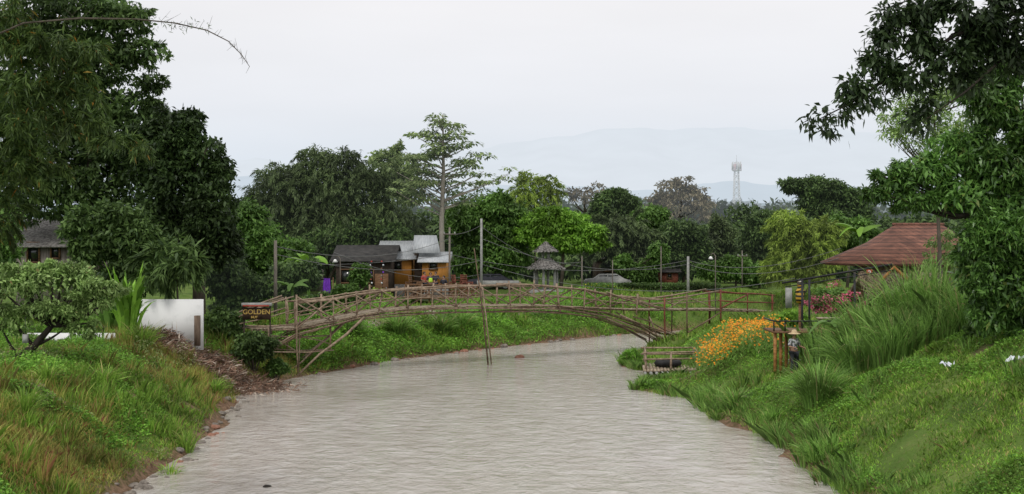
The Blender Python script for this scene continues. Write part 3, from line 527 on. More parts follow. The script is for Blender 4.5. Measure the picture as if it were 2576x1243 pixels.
mb=MB(); hiproof((gc.x,97,0),46*s,zz(675),14*s,zz(650),mb,12); shag(mb,45*s,zz(675),14*s,zz(650),900); mb.build('lower_roof',K['shing'],gzb)
mb=MB(); hiproof((gc.x,97,0),30*s,zz(632),.05,zz(607),mb,12); shag(mb,29*s,zz(632),.05,zz(607),500); mb.build('upper_roof',K['shing'],gzb)
for i in range(6):
    a=i*math.pi/3+.3; MB().bar((gc.x+1.0*math.cos(a),97+1.0*math.sin(a),2.),(gc.x+1.0*math.cos(a),97+1.0*math.sin(a),zz(672)),.12,k=8).build('column',K['conc'],gzb)
for i in range(4):
    a=i*math.pi/2+.5; MB().bar((gc.x+.35*math.cos(a),97+.35*math.sin(a),zz(655)),(gc.x+.35*math.cos(a),97+.35*math.sin(a),zz(628)),.07,k=6).build('post',K['conc'],gzb)
MB().lathe((gc.x,97,2.),[(0,.35),(1.5,.35),(1.5,0)],12).build('base',K['conc'],gzb)
def wallbox(name,label,cat,px0,px1,py0,py1,Y,t,mt): 
    a=P(px0,py0,Y);b_=P(px1,py1,Y); return tag(MB().box(((a.x+b_.x)/2,Y,(a.z+b_.z)/2),(b_.x-a.x,t,a.z-b_.z)).build(name,K[mt]),label,cat)
wallbox('garden_wall','white rendered garden wall standing on the left bank above the debris heap','wall',345,511,753,880,50,.18,'wall')
wallbox('garden_wall','white low wall half hidden behind the small round tree at far left','wall',20,290,838,880,46,.15,'wall')
wallbox('gate_post','short brown wooden post in front of the white wall end','post',490,503,794,870,49.3,.2,'postb')
wallbox('low_wall','low white wall left of the pavilion behind the bridge','wall',1200,1306,706,722,93,.2,'conc')
he=MB() 
a=P(1480,735,94);b_=P(1815,735,94); n_=18000; ht_=P(1,714,94).z-1.9; pos=np.stack([rng.uniform(a.x,b_.x,n_),94+rng.random(n_)*1.4,1.9+rng.random(n_)**.6*ht_],-1); he.leaves(pos,rdir(n_)+np.array([0,-.4,.3]),rdir(n_)+np.array([0,0,1]),.16,.09)
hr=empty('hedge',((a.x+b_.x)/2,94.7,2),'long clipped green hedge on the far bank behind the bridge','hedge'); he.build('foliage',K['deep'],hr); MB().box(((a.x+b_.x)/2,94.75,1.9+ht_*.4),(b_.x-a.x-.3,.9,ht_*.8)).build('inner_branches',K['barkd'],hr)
def car(label,px,Y,z,mt,rz=0):
    r=empty('parked_car',(0,0,0),label,'car'); mb=MB()
    prof=[(-2.1,.35),(-2.15,.75),(-1.95,.95),(-1.3,1.0),(-.7,1.42),(.8,1.45),(1.55,1.0),(2.05,.9),(2.12,.4)]
    k=len(prof); V=[(x_,-.82*(1 if z_<1.1 else .85),z_) for x_,z_ in prof]+[(x_,.82*(1 if z_<1.1 else .85),z_) for x_,z_ in prof]
    mb.add(V,[[i,i+1,i+1+k,i+k] for i in range(k-1)]+[[k-1,0,k,2*k-1]]); mb.F.append(np.array([list(range(k))[::-1],[k+i for i in range(k)]])); mb.build('body',K[mt],r)
    for sy in(-1,1):
        for x0_,x1_ in((-.95,-.05),(.02,.95)): MB().slab([(x0_-(.15 if x0_<-.5 else 0),sy*.80,1.02),(x1_+(.25 if x1_>.5 else 0),sy*.80,1.02),(x1_-.05,sy*.73,1.34),(x0_+.25 if x0_<-.5 else x0_,sy*.73,1.34)],.03).build('side_window',K['glass'],r)
        for x_ in(-1.35,1.3):
            w_=MB(); w_.tube([(x_,sy*.62,.33),(x_,sy*.86,.33)],.33,16); w2=w_.build('wheel',K['rubber'],r); MB().tube([(x_,sy*.85,.33),(x_,sy*.88,.33)],.18,12).build('rim',K['metal'],w2)
        MB().box((2.08,sy*.6,.72),(.08,.3,.14)).build('headlight',K['lampw'],r)
    put(r,px,Y,z,rz); return r
car('pale grey parked car half hidden behind the hedge',1528,105,2.0,'conc')
car('small dark parked car left of the pavilion behind trees',1235,103,2.05,'navy')
def upole(label,px,pt,pb,Y,r,mt='pole',arm=True):
    a=P(px,pt,Y); g_=hh(a.x,Y)-.3; root=empty('utility_pole',(a.x,Y,g_),label,'utility pole'); MB().tube([(a.x,Y,g_),(a.x,Y,a.z)],[r,r*.75],8).build('shaft',K[mt],root)
    if arm:
        MB().box((a.x,Y-.1,a.z-.5),(.9,.08,.08)).build('crossarm',K['poled'],root)
        for sx in(-.38,0,.38): MB().lathe((a.x+sx,Y-.1,a.z-.46),[(.05,0),(.06,.06),(.03,.14)],8).build('insulator',K['pole'],root)
    return root
upole('weathered wooden pole beside the brown sign at the left bridge end',693,605,800,62,.11,'poled',False)
upole('tall pale concrete pole rising behind the middle of the bridge',1211,550,725,84,.11,'pole',False)
upole('thin grey pole beside the orange cottage',1131,572,725,83,.09,'poled')
upole('short pale concrete pole right of the pavilion hedge',1731,645,745,90,.13,'pole',False)
upole('slim dark pole between the pavilion and the hedge',1464,645,740,90,.07,'poled',False)
upole('thin dark pole at the middle of the hedge',1663,620,750,88,.05,'poled',False)
upole('thin leaning stake in front of the hedge left half',1541,655,742,88,.045,'poled',False)
upole('thin grey pole behind the hedge near the small cabin',1867,630,745,100,.06,'poled')
K['wire']=M('cable',(.12,.12,.12),(.20,.20,.20),3,.6)
def wire(p0,p1,sag,Y0,Y1):
    a=P(*p0,Y0);b_=P(*p1,Y1); pts=[a.lerp(b_,t_)-Vector((0,0,sag*4*t_*(1-t_))) for t_ in np.linspace(0,1,14)]
    tag(MB().tube(pts,.018,4).build('power_line',K['wire']),'thin sagging overhead power line above the far bank','power line','overhead power lines')
for a_ in[((560,655),(1131,640),.5,75,84),((693,620),(1131,600),.9,63,84),((693,640),(1211,655),.8,63,84),((1131,590),(1211,566),.2,84,84),((1211,570),(1464,660),.9,84,90),((1211,600),(1731,665),1.2,84,90),((1131,640),(1731,655),1.,84,90),((1211,665),(2000,700),1.4,84,80),((1731,655),(2115,625),.8,90,62),((1731,665),(2110,650),.8,90,62),((840,635),(1211,690),.8,70,84)]: wire(*a_)
for px,py,Y,lb in((843,660,78,'white street lamp with conical shade left of the cafe'),(1788,652,86,'white street lamp with conical shade right of the short pale pole')):
    a=P(px,py,Y); g_=hh(a.x,Y)-.1; r=empty('street_lamp',(a.x+.4,Y,g_),lb,'street lamp'); MB().tube([(a.x+.35,Y,g_),(a.x+.35,Y,a.z+.25),(a.x+.2,Y,a.z+.45),(a.x,Y,a.z+.35)],.04,6).build('post',K['poled'],r); MB().lathe((a.x,Y,a.z),[(.0,.22),(.07,.2),(.2,.0),(.18,.0),(.03,.15)],14).build('lamp_shade',K['lampw'],r)
def text(s,name,size,c,mat,parent,ext=.01):
    cu=bpy.data.curves.new(name,'FONT'); cu.body=s; cu.size=size; cu.extrude=ext; cu.offset=.004; cu.align_x='CENTER'; cu.align_y='CENTER'; ob=bpy.data.objects.new(name+'_tmp',cu); C.objects.link(ob)
    dg=bpy.context.evaluated_depsgraph_get(); me=bpy.data.meshes.new_from_object(ob.evaluated_get(dg)); bpy.data.objects.remove(ob); me.transform(Matrix.Rotation(math.pi/2,4,'X')); me.transform(Matrix.Translation(Vector(c)-Vector(ORG[parent.name])))
    me.materials.clear(); me.materials.append(K[mat]); o=bpy.data.objects.new(name,me); C.objects.link(o); o.parent=parent; ORG[o.name]=ORG[parent.name]; return o
SY=52.4; a=P(646,830,SY); sg=empty('sign',(a.x,SY,hh(a.x,SY)),'dark brown sign board with gold lettering under a red and white roof strip','sign')
s=SY/F; MB().box((a.x,SY,P(1,789,SY).z),(70*s,.08,30*s)).build('board',K['signb'],sg)
text('GOLDEN','lettering',.31,(a.x,SY-.06,P(1,785,SY).z),'gold',sg); text('HUT','lettering',.15,(a.x-.1,SY-.06,P(1,798,SY).z),'gold',sg)
MB().box((a.x,SY,P(1,766,SY).z),(74*s,.3,8*s)).build('roof_strip',K['conc'],sg); MB().box((a.x,SY-.17,P(1,769,SY).z),(66*s,.03,4*s)).build('red_stripe',K['red'],sg)
for sx in(-1,1): MB().box((a.x+sx*.6,SY+.08,(hh(a.x,SY)-.3+P(1,768,SY).z)/2),(.06,.06,P(1,768,SY).z-hh(a.x,SY)+.3)).build('post',K['dwood'],sg)
tx=P(1853,572,420); tw=empty('cell_tower',(tx.x,420,tx.z-2),'tall pale lattice telecom tower rising far behind the trees','tower')
zb_,zt_=tx.z-3,P(1,408,420).z
def leg(q,sx,sy): r_=1.5-(.85*q); return Vector((tx.x+sx*r_,420+sy*r_,zb_+(zt_-zb_)*q))
for sx in(-1,1):
    for sy in(-1,1): MB().bar(leg(0,sx,sy),leg(1,sx,sy),.13,k=5).build('leg',K['steel'],tw)
mb=MB()
for i in range(13):
    q0,q1=i/13,(i+1)/13
    for sy in(-1,1): mb.bar(leg(q0,-1,sy),leg(q1,1,sy),.07,k=4); mb.bar(leg(q0,1,sy),leg(q1,-1,sy),.07,k=4)
    for sx in(-1,1): mb.bar(leg(q0,sx,-1),leg(q1,sx,1),.07,k=4)
    mb.bar(leg(q1,-1,-1),leg(q1,1,-1),.07,k=4)
mb.build('lattice',K['steel'],tw)
for i in range(9):
    a=i*.698; MB().box((tx.x+1.6*math.cos(a),420+1.6*math.sin(a),zt_-2+(i%3)*.4),(.4,.4,2.6)).build('antenna',K['steel'] if i%3 else K['towerred'],tw)
MB().lathe((tx.x,420,zt_-3.2),[(.5,0),(1.7,0),(1.7,.25),(.5,.25)],10).build('platform',K['steel'],tw); MB().bar((tx.x,420,zt_),(tx.x,420,zt_+2.6),.08,k=4).build('lightning_rod',K['steel'],tw)
# right hut with a short ridge
hc=P(2310,600,64); hu=empty('brick_hut',(hc.x,64,2.2),'brick hut under a broad reddish brown tiled roof with a short ridge','hut')
ze=P(1,664,60.5).z; za=P(1,566,64).z; x0=P(2112,1,60.5).x; RX=hc.x-x0; RL=1.35
def ell(sc,z,rl): return [(hc.x+math.copysign(rl,math.cos(t_))+ (RX*sc-rl)*math.cos(t_) ,64+4.2*sc*math.sin(t_),z) for t_ in np.linspace(.13,.13+2*math.pi,13)[:-1]]
rings=[ell(.97,ze-.12,RL),ell(1,ze,RL),ell(.52,ze+(za-ze)*.52,RL)]; tp=[(hc.x+math.copysign(RL,math.cos(t_)),64+.05*math.sin(t_),za) for t_ in np.linspace(.13,.13+2*math.pi,13)[:-1]]; rings.append(tp)
mb=MB(); mb.add(np.array(rings).reshape(-1,3),[[i*12+j,i*12+(j+1)%12,(i+1)*12+(j+1)%12,(i+1)*12+j] for i in range(3) for j in range(12)]); mb.build('roof',K['tile'],hu); MB().bar((hc.x-RL-.1,64,za+.02),(hc.x+RL+.1,64,za+.02),.1,k=8).build('roof_ridge',K['tile'],hu)
MB().lathe((hc.x,64,0),[(3.0,1.9),(3.0,ze+.5)],10,.1).build('wall',K['brick'],hu)
for a in(3.5,3.95,4.5,5.1): MB().box((hc.x+3.75*math.cos(a),64+3.6*math.sin(a),(ze+1.6)/2+.1),(.38,.38,ze-1.7)).build('column',K['brick'],hu)
for a in(3.75,4.4): 
    M_=Matrix.Rotation(a,4,'Z'); MB().box((hc.x+2.98*math.cos(a),64+2.98*math.sin(a),3.9),(.12,1.0,1.1),M=M_).build('window',K['glass'],hu)
a=P(2187,687,59.5); n2=empty('number_sign',a,'small red and white sign with the number 2 on the hut','sign'); MB().box(a,(.3,.04,.36)).build('board',K['red'],n2); text('2','numeral',.34,(a.x,a.y-.03,a.z),'white_p',n2)
th=empty('thatched_shelter',P(2250,760,50),'small open shelter with shaggy thatch and a tiny orange tiled cap','shelter')
a=P(2185,718,50);b_=P(2345,672,50); mb=MB(); gable(mb,a.x,b_.x,49.2,51.4,P(1,722,50).z,P(1,690,50).z,.3,.15,'x') 
n_=2500; xx=rng.uniform(a.x-.35,b_.x+.35,n_); yy=rng.uniform(48.8,50.4,n_); zz_=np.interp(yy,[48.8,50.3],[P(1,732,50).z,P(1,688,50).z])+.05
mb.leaves(np.stack([xx,yy,zz_],-1),np.array([0,-.6,-.6])+rng.normal(size=(n_,3))*.25,rdir(n_),.5,.05); mb.build('thatch_roof',K['thatch'],th)
mb=MB(); c=P(2250,668,49.5); mb.slab([c,P(2215,702,49),P(2222,706,49),c+Vector((0,0,-.12))],.08); mb.slab([c,P(2288,702,49),P(2280,706,49),c+Vector((0,0,-.12))],.08); mb.build('ridge_trim',K['logw'],th)
for x_ in(a.x+.1,b_.x-.1):
    for y_ in(49.3,51.2): MB().bar((x_,y_,1.8),(x_,y_,P(1,712,50).z),.07).build('post',K['wood'],th)
fr=empty('black_frame',P(2015,860,48),'black steel pergola frame with one long sloping beam','pergola')
MB().bar(P(1968,712,48),P(2245,665,46),.045).build('sloping_beam',K['black'],fr); MB().bar(P(1975,722,49.5),P(2245,680,48),.025).build('sloping_beam',K['black'],fr)
for px,pt_,Y in((2018,703,47.5),(2036,702,48.5),(2150,682,47)): MB().bar(P(px,pt_,Y),P(px,870,Y),.045).build('post',K['black'],fr)
dk_=empty('viewing_deck',P(2030,860,46),'small deck with black railing on orange brown log stilts above the flowers','deck')
a=P(1946,836,46);b_=P(2110,836,46); MB().box(((a.x+b_.x)/2,46.9,a.z),(b_.x-a.x,2.0,.07)).build('floor',K['wood'],dk_)
mb=MB(); mb.box(((a.x+b_.x)/2,46,P(1,808,46).z),(b_.x-a.x,.06,.05)); mb.box((a.x+.02,46.9,P(1,808,46).z),(.06,1.9,.05)); mb.build('rail',K['black'],dk_)
for px in(1947,1975,2040,2075,2108): q=P(px,808,46.02); MB().box((q.x,46.03,q.z-.2),(.05,.05,.42)).build('railing_post',K['black'],dk_)
for i,px in enumerate((1950,1964,1978,1990)): q=P(px,838,46.1+.35*i); MB().bar((q.x,q.y,q.z),(q.x,q.y,hh(q.x,q.y)-.2),.07,k=8).build('log_stilt',K['logw'],dk_)
for px in(2060,2100): q=P(px,838,47); MB().bar((q.x,q.y,q.z),(q.x,q.y,hh(q.x,q.y)-.2),.06,k=8).build('log_stilt',K['logw'],dk_)
tb_=empty('table',(P(2085,1,47).x,47.1,a.z+.04),'low pale table standing on the small deck','table'); MB().box((P(2085,1,47).x,47.1,a.z+.5),(.9,.5,.05)).build('tabletop',K['deck'],tb_)
for sx in(-.35,.35): MB().box((P(2085,1,47).x+sx,47.1,a.z+.25),(.07,.4,.43)).build('leg',K['wood'],tb_)
fg=P(2012,740,52); r=empty('striped_statue',(fg.x,52,hh(fg.x,52)),'yellow and black striped upright statue with a white cap near the black frame','statue')
m,t,n,l=nt('yellow_black_stripes'); tc=n('ShaderNodeTexCoord'); wvx=n('ShaderNodeTexWave'); wvx.bands_direction='Z'; wvx.inputs['Scale'].default_value=1.6; wvx.inputs['Distortion'].default_value=2; l(tc.outputs['Object'],wvx.inputs['Vector']); rr=ramp(n,[(.45,(.02,.02,.015)),(.52,(.5,.3,.03))]); l(wvx.outputs['Fac'],rr.inputs[0]); bb=n('ShaderNodeBsdfPrincipled'); l(rr.outputs[0],bb.inputs['Base Color']); oo=n('ShaderNodeOutputMaterial'); l(bb.outputs[0],oo.inputs[0])
MB().lathe((fg.x,52,P(1,762,52).z),[(.0,0),(.15,0),(.20,.3),(.15,.6),(.10,.7),(.13,.8),(.13,.92),(.08,1.0)],14).build('body',m,r,smooth=True); MB().lathe((fg.x,52,P(1,762,52).z+.98),[(.12,0),(.1,.08),(.0,.12)],12).build('cap',K['lampw'],r,smooth=True)
MB().tube([(fg.x-.25,51.9,P(1,735,52).z),(fg.x,51.85,P(1,727,52).z),(fg.x+.25,51.9,P(1,735,52).z)],.04,6).build('arm',m,r)
MB().bar((fg.x,52,hh(fg.x,52)-.2),(fg.x,52,P(1,762,52).z+.02),.06).build('pedestal_post',K['wood'],r)
wallbox('door_panel','pale upright board frame at the right end of the red bridge railing','board',1976,1992,724,775,60,.06,'conc')
q=P(2330,802,40); gbd=tag(MB().box((q.x,q.y,q.z),(.62,.03,.13),rz=.1).build('green_board',K['greenp']),'narrow bright green board amid the tall grass at right','board')
for px,py,Y,s_,lb in((2382,1008,33,.22,'small crumpled pale plastic bag lying on the right slope'),(2556,1012,31,.34,'larger crumpled pale plastic sheet at the right frame edge')):
    q=P(px,py,Y); z_=hh(q.x,q.y)+.14; V=[];n_=9
    for j in range(5):
        for i in range(n_): V.append((q.x+(i/(n_-1)-.5)*2*s_*(1-.25*abs(j-2))+random.uniform(-.05,.05),q.y+(j/4-.5)*s_,z_+random.uniform(0,.16)+.04*math.sin(i)))
    tag(MB().add(V,[[j*n_+i,j*n_+i+1,(j+1)*n_+i+1,(j+1)*n_+i] for j in range(4) for i in range(n_-1)]).build('plastic_bag',K['plast']),lb,'litter')
q=P(64,852,37); bh=empty('hanging_box',q,'small white box hanging by the trunk of the round tree','box'); MB().box(q,(.15,.13,.28)).build('body',K['conc'],bh); MB().bar(q+Vector((0,0,.14)),q+Vector((0,0,.7)),.008,k=4).build('cord',K['black'],bh)
def rock(px,py,Y,s_,mt,lb,grp=None,z=None):
    import bmesh
    q=P(px,py,Y); z_=max(hh(q.x,q.y),-.02) if z is None else z; bm=bmesh.new(); bmesh.ops.create_icosphere(bm,subdivisions=2,radius=s_)
    sd_=random.random()*9
    for v in bm.verts: v.co*=1+.25*math.sin(v.co.x*7/s_*.4+sd_)*math.cos(v.co.y*6/s_*.4+sd_)+random.uniform(-.06,.06); v.co.z*=.55
    me=bpy.data.meshes.new('rock'); bm.to_mesh(me); bm.free(); me.materials.append(K[mt]); o=bpy.data.objects.new('rock',me); C.objects.link(o); o.location=(q.x,q.y,z_+s_*.12); o.rotation_euler.z=sd_; tag(o,lb,'rock',grp)
rock(672,1224,30.7,.11,'barkd','small dark wet rock alone in the river near the bottom edge')
rock(1305,899,64,.28,'rockr','flat reddish rock in the river right of the bridge poles')
for i in range(80):
    tt_=random.random(); Yr=28+tt_*tt_*24; xs=np.interp(Yr,[p[1] for p in LS[:8]],[p[0] for p in LS[:8]])+random.gauss(.12,.22)
    rock(xs*F/Yr+1288,600,Yr,random.uniform(.05,.18),'rock' if random.random()<.8 else 'rockr','river stone lying along the left water edge','stones along the left water edge')
for i in range(26):
    Yr=random.uniform(55,79); xs=np.interp(Yr,[p[1] for p in LS[6:12]],[p[0] for p in LS[6:12]])+random.uniform(0,.6)
    rock(xs*F/Yr+1288,600,Yr,random.uniform(.1,.26),'rock' if random.random()<.7 else 'rockr','stone at the foot of the far bank beyond the bridge','stones along the far bank')
# ---------------------------------------------------------------- people
def skinmesh(name,chains,mat,parent,sub=2):
    verts=[];edges=[];rad=[];idx={}
    for ch in chains:
        prev=None
        for p,r_ in ch:
            k=tuple(round(c_,4) for c_ in p)
            if k not in idx: idx[k]=len(verts); verts.append(p); rad.append(r_)
            if prev is not None and prev!=idx[k]: edges.append((prev,idx[k]))
            prev=idx[k]
    me=bpy.data.meshes.new(name); me.from_pydata(verts,edges,[]); o=bpy.data.objects.new(name,me); C.objects.link(o); o.parent=parent; ORG[o.name]=(0,0,0)
    md=o.modifiers.new('Skin','SKIN'); md.use_smooth_shade=True
    sv=me.skin_vertices[0].data
    for i,r_ in enumerate(rad): sv[i].radius=(r_,r_)if not isinstance(r_,tuple) else r_; sv[i].use_root=(i==0)
    if sub: s_=o.modifiers.new('Sub','SUBSURF'); s_.levels=1; s_.render_levels=1
    me.materials.append(mat); return o
def person(label,px,Y,z,rz,shirt,trous,sit=False,hat=None,vest=None,arms=((-.12,-.25,1.12),(.12,-.28,1.1))):
    r=empty('person',(0,0,0),label,'person'); dz=-.42 if sit else 0
    hip=(0,0,.93+dz); sp=(0,0,1.12+dz); ch=(0,.01,1.3+dz); nk=(0,.01,1.46+dz); h0=(0,-.01,1.54+dz); h1=(0,-.015,1.6+dz); h2=(0,0,1.67+dz)
    tors=[(hip,.13),(sp,.12),(ch,.145),(nk,.055),(h0,.072),(h1,.09),(h2,.07)]; chains=[tors,[(h1,.09),((0,-.115,1.585+dz),.014)]]
    legs=[];sl=[]
    for sx,ar in zip((-1,1),arms):
        if sit: kn=(sx*.12,-.42,.5); an=(sx*.12,-.44,.09); hj=(sx*.1,-.02,.5)
        else: kn=(sx*.11,-.02,.5); an=(sx*.12,.02,.09); hj=(sx*.1,0,.86)
        toe=(an[0],an[1]-.17,.045)
        chains.append([(hip,.13),(hj,.095),(kn,.06),(an,.042),(toe,.035)]); legs.append([(hip,.145),(hj,.11),(kn,.078),((an[0],an[1],.14),.065)])
        sh=(sx*.19,.01,1.40+dz); el=(sx*.27,.0,1.14+dz); hd=Vector((sx*.2+ar[0]*.3,ar[1],ar[2]+dz)); wr=tuple(hd)
        chains.append([(ch,.145),(sh,.06),(el,.042),(wr,.028)]); sl.append([(ch,.16),(sh,.078),(el,.062)])
        f=(hd-Vector(el)).normalized(); pm=tuple(hd+f*.07); chains.append([(wr,.028),(pm,.03)])
        sd=f.cross(Vector((0,0,1))).normalized()
        for q in range(4):
            b0=hd+f*.1+sd*(q-1.5)*.02; b1=b0+f*(.035+.006*(2-abs(q-1.5)))+Vector((0,0,-.01)); b2=b1+f*.02+Vector((0,0,-.02)); chains.append([(pm,.03),(tuple(b0),.0095),(tuple(b1),.009),(tuple(b2),.007)])
        t0=hd+f*.03-sd*.035; t1=t0+f*.03-sd*.012; chains.append([(wr,.028),(tuple(t0),.011),(tuple(t1),.009)])
    skinmesh('body',chains,K['skin'],r)
    skinmesh('shirt',[[(hip,.15),(sp,.14),(ch,.165),((0,.01,1.43+dz),.075)]]+sl,K[shirt],r)
    skinmesh('trousers',legs,K[trous],r)
    hc_=Vector((0,.02,1.625+dz)); mb=MB(); mb.lathe(hc_,[(.098,-.05),(.104,.0),(.09,.06),(.05,.095),(.0,.105)],14); mb.V[0][:,1]+=.012; mb.build('hair',K['hair'],r,smooth=True)
    for sx in(-1,1): MB().lathe((sx*.033,-.098,1.605+dz),[(0,-.008),(.009,0),(0,.008)],6).build('eye',K['hair'],r)
    if vest: skinmesh('vest',[[((0,0,.98+dz),.165),(sp,.162),(ch,.188),((0,.01,1.40+dz),.12)]],K[vest],r)
    if hat: MB().lathe((0,0,1.66+dz),[(.25,-.02),(.19,.01),(.115,.03),(.105,.1),(.06,.14),(0,.15)],20).build('hat',K[hat],r,smooth=True)
    put(r,px,Y,z,rz); return r
q=P(1998,1,45.4); g_=hh(q.x,45.4)
person('person in a straw hat and checked shirt gardening beside the log stilts',1998,45.4,g_,.5,'plaid','navy',hat='straw')
person('person in a lime safety vest standing on the terrace',1083,79.4,2.61,.2,'navy','navy',vest='hivis')
person('person in dark clothes seated behind the grey counter at right',1116,81.2,2.75,-.4,'navy','navy',sit=True)
person('person in a red shirt standing left of the lime vest',1068,81.0,2.61,.7,'redc','navy')
person('person in black with raised forearms standing between the vest and the counter',1096,81.3,2.61,-.2,'navy','navy',arms=((-.1,-.25,1.35),(.1,-.3,1.3)))
# ---------------------------------------------------------------- trees
T=tree
T('tall dark layered tree rising to the top of the frame at left',240,60,[(300,50,95,65),(200,30,120,80),(350,130,80,42),(250,150,110,70),(140,120,90,80),(370,205,55,30),(200,250,130,80),(330,280,90,60),(120,370,150,100),(300,380,120,80),(240,480,150,80),(80,480,120,90),(40,250,90,120),(60,60,90,90),(390,290,50,40)],42000,.29,.11,'deep',tr=.4,flat=.28,csz=.8,shell=.25,fill=.28)
T('very dark dense tree on the left with a rounded right side',500,56,[(440,340,85,75),(500,400,75,80),(555,430,42,50),(520,520,85,100),(420,470,90,110),(550,600,58,80),(460,600,90,90),(390,390,80,90),(470,305,45,38)],30000,.23,.10,'dark',tr=.35,csz=.7)
T('drooping bamboo foliage hanging in from the left edge',-230,24,[(20,110,100,60),(130,115,90,45),(60,220,110,60),(170,190,80,42),(80,320,120,60),(220,300,75,32),(290,350,60,26),(20,430,90,70),(10,30,80,40),(90,410,80,40),(0,540,60,70),(345,375,22,22),(200,120,40,26),(230,240,40,24)],36000,.17,.026,'bamb',tr=.08,bark='bamd',name='bamboo',spray=.9,csz=.8,dens=2.8,shell=.1,limbs=0,fill=.12,path=[(-180,500),(-160,350),(-120,200)])
T('leafy tree behind the left hut roof with broad green leaves',300,53,[(280,550,95,45),(330,600,90,60),(230,620,60,50),(400,640,60,55),(340,690,100,50),(200,560,50,40),(280,720,70,40)],13000,.27,.11,'deep',tr=.14)
T('brighter leaves at the far left edge above the hut',-10,45,[(10,560,50,50),(5,640,40,60),(-40,600,50,90)],3000,.25,.1,'mid',tr=.1)
T('small round light green tree leaning over the left bank',36,38,[(150,710,120,50),(60,715,80,55),(240,745,66,46),(140,780,110,40),(40,800,60,50),(285,725,36,26),(190,680,60,28),(210,825,60,24),(110,680,60,26),(20,690,50,34)],21000,.13,.055,'light',tr=.2,bark='barkd',path=[(45,900),(85,872),(130,820),(180,750)],limbs=28,csz=.75,by=38,fill=.12,shell=.2)
T('dark palm-leaved plant right of the light cordyline',455,50.6,[(440,645,65,45),(480,670,34,28),(395,675,50,32),(450,690,40,20)],2600,.5,.08,'deep',tr=.07,spray=.4,fill=.2)
T('feathery rounded bamboo grove in the middle distance',830,95,[(820,450,110,60),(760,480,120,80),(690,520,75,75),(900,500,110,80),(980,560,80,60),(650,590,70,60),(840,570,190,70),(700,440,60,30),(860,400,60,30),(790,395,50,30),(930,440,60,40),(640,500,40,30)],50000,.38,.075,'olive',tr=.25,spray=1.0,csz=.75,shell=.3,dens=1.9,fill=.4)
T('mid green bush mass left of the feathery bamboo',640,75,[(650,600,60,60),(600,650,70,60),(690,660,60,50),(640,720,60,40),(620,540,50,50),(730,640,50,50)],15000,.25,.12,'mid',tr=.2)
T('shadowy dark bush tree behind the brown sign',590,68,[(570,690,60,60),(640,720,60,30),(720,700,60,50),(770,690,40,40),(600,760,70,40)],14000,.25,.11,'fdark',tr=.15)
T('dark tree behind the dark cafe roof',800,92,[(830,610,80,50),(920,590,80,40),(760,650,60,60),(985,600,50,40)],9000,.4,.16,'fdark',tr=.2)
T('small dark pointed crown left of the tall plated tree',985,104,[(995,385,14,22),(960,400,34,22),(1005,370,12,18),(940,395,18,16),(1010,430,50,40),(975,460,60,40),(1030,480,50,40)],4600,.4,.18,'kapok',tr=.15,flat=.4,fill=.2)
T('dense green tree behind the tall concrete pole',1245,104,[(1240,530,65,45),(1280,560,60,55),(1200,600,60,50),(1270,640,70,50),(1165,560,50,60),(1180,650,50,50),(1255,500,35,22)],20000,.36,.16,'mid',tr=.25)
T('yellowish bamboo tuft behind the pavilion trees',1345,120,[(1330,470,38,45),(1370,500,44,40),(1310,500,30,40),(1390,470,25,30),(1320,445,14,20)],8000,.42,.08,'yell',tr=.12,spray=.8,shell=.15,fill=.2)
T('bright green spreading tree above the pavilion',1410,102,[(1400,560,85,30),(1460,585,70,28),(1350,590,55,28),(1420,610,95,25),(1390,535,45,18),(1490,610,40,22)],16000,.32,.15,'bright',tr=.2,flat=.35)
T('round dark crown right of the yellow bamboo',1548,125,[(1548,510,62,34),(1520,530,40,28),(1580,535,38,28),(1548,490,30,20)],8500,.4,.18,'fdark',tr=.25)
T('thin nearly leafless crown between the yellow bamboo and round dark crown',1470,150,[(1470,490,50,22),(1440,485,25,15),(1500,475,25,12)],1100,.45,.18,'brown',tr=.2,limbs=18,fill=0)
T('olive tree with drooping leaves right of the pavilion',1560,108,[(1560,580,75,40),(1610,600,50,35),(1530,620,55,35),(1590,640,60,30)],12000,.36,.11,'olive',tr=.2,spray=.7)
T('leafy green crown between the round dark crown and the brownish tree',1640,118,[(1640,545,45,35),(1615,575,40,30),(1665,580,45,35)],6500,.4,.15,'mid',tr=.2)
T('half bare brownish tree standing left of the tower',1710,140,[(1690,480,50,30),(1740,490,40,35),(1720,455,30,16),(1660,510,35,25),(1770,530,30,30),(1700,530,60,30)],5200,.45,.2,'brown',tr=.28,limbs=22,flat=.4,fill=.1)
T('dark round tree behind the hedge and long roof',1720,112,[(1720,590,62,38),(1690,620,45,35),(1750,625,40,35),(1700,660,60,30)],10500,.36,.16,'fdark',tr=.2)
T('grey green slender tree left of the dark round trees',1810,118,[(1810,575,28,34),(1795,620,30,35),(1835,605,28,38),(1815,660,40,30)],6500,.4,.14,'olive',tr=.12)
T('dark upright tree left of the yellow bamboo clump',1910,108,[(1912,560,38,32),(1895,600,32,40),(1930,600,30,40),(1905,650,45,35)],10000,.33,.14,'fdark',tr=.15)
T('large yellow green bamboo clump left of the tiled hut',2020,88,[(1985,560,45,35),(2010,600,65,50),(2060,620,55,45),(1985,650,50,45),(2070,580,45,35),(2040,670,75,35),(1950,690,30,25)],24000,.36,.07,'yell',tr=.12,name='bamboo',spray=.5,shell=.2,dens=1.6)
T('wide dark umbrella crowned tree right of the tower',2080,135,[(2060,470,80,24),(2130,500,60,30),(2000,465,40,20),(2090,530,80,28),(2160,540,45,28),(2060,500,60,28)],14000,.45,.2,'fdark',tr=.35,flat=.4,bark='barkd')
T('green tree between the wide dark crown and the tiled roof',2130,100,[(2110,600,50,30),(2160,570,40,25),(2180,600,50,30),(2100,560,40,25)],6500,.38,.15,'mid',tr=.15)
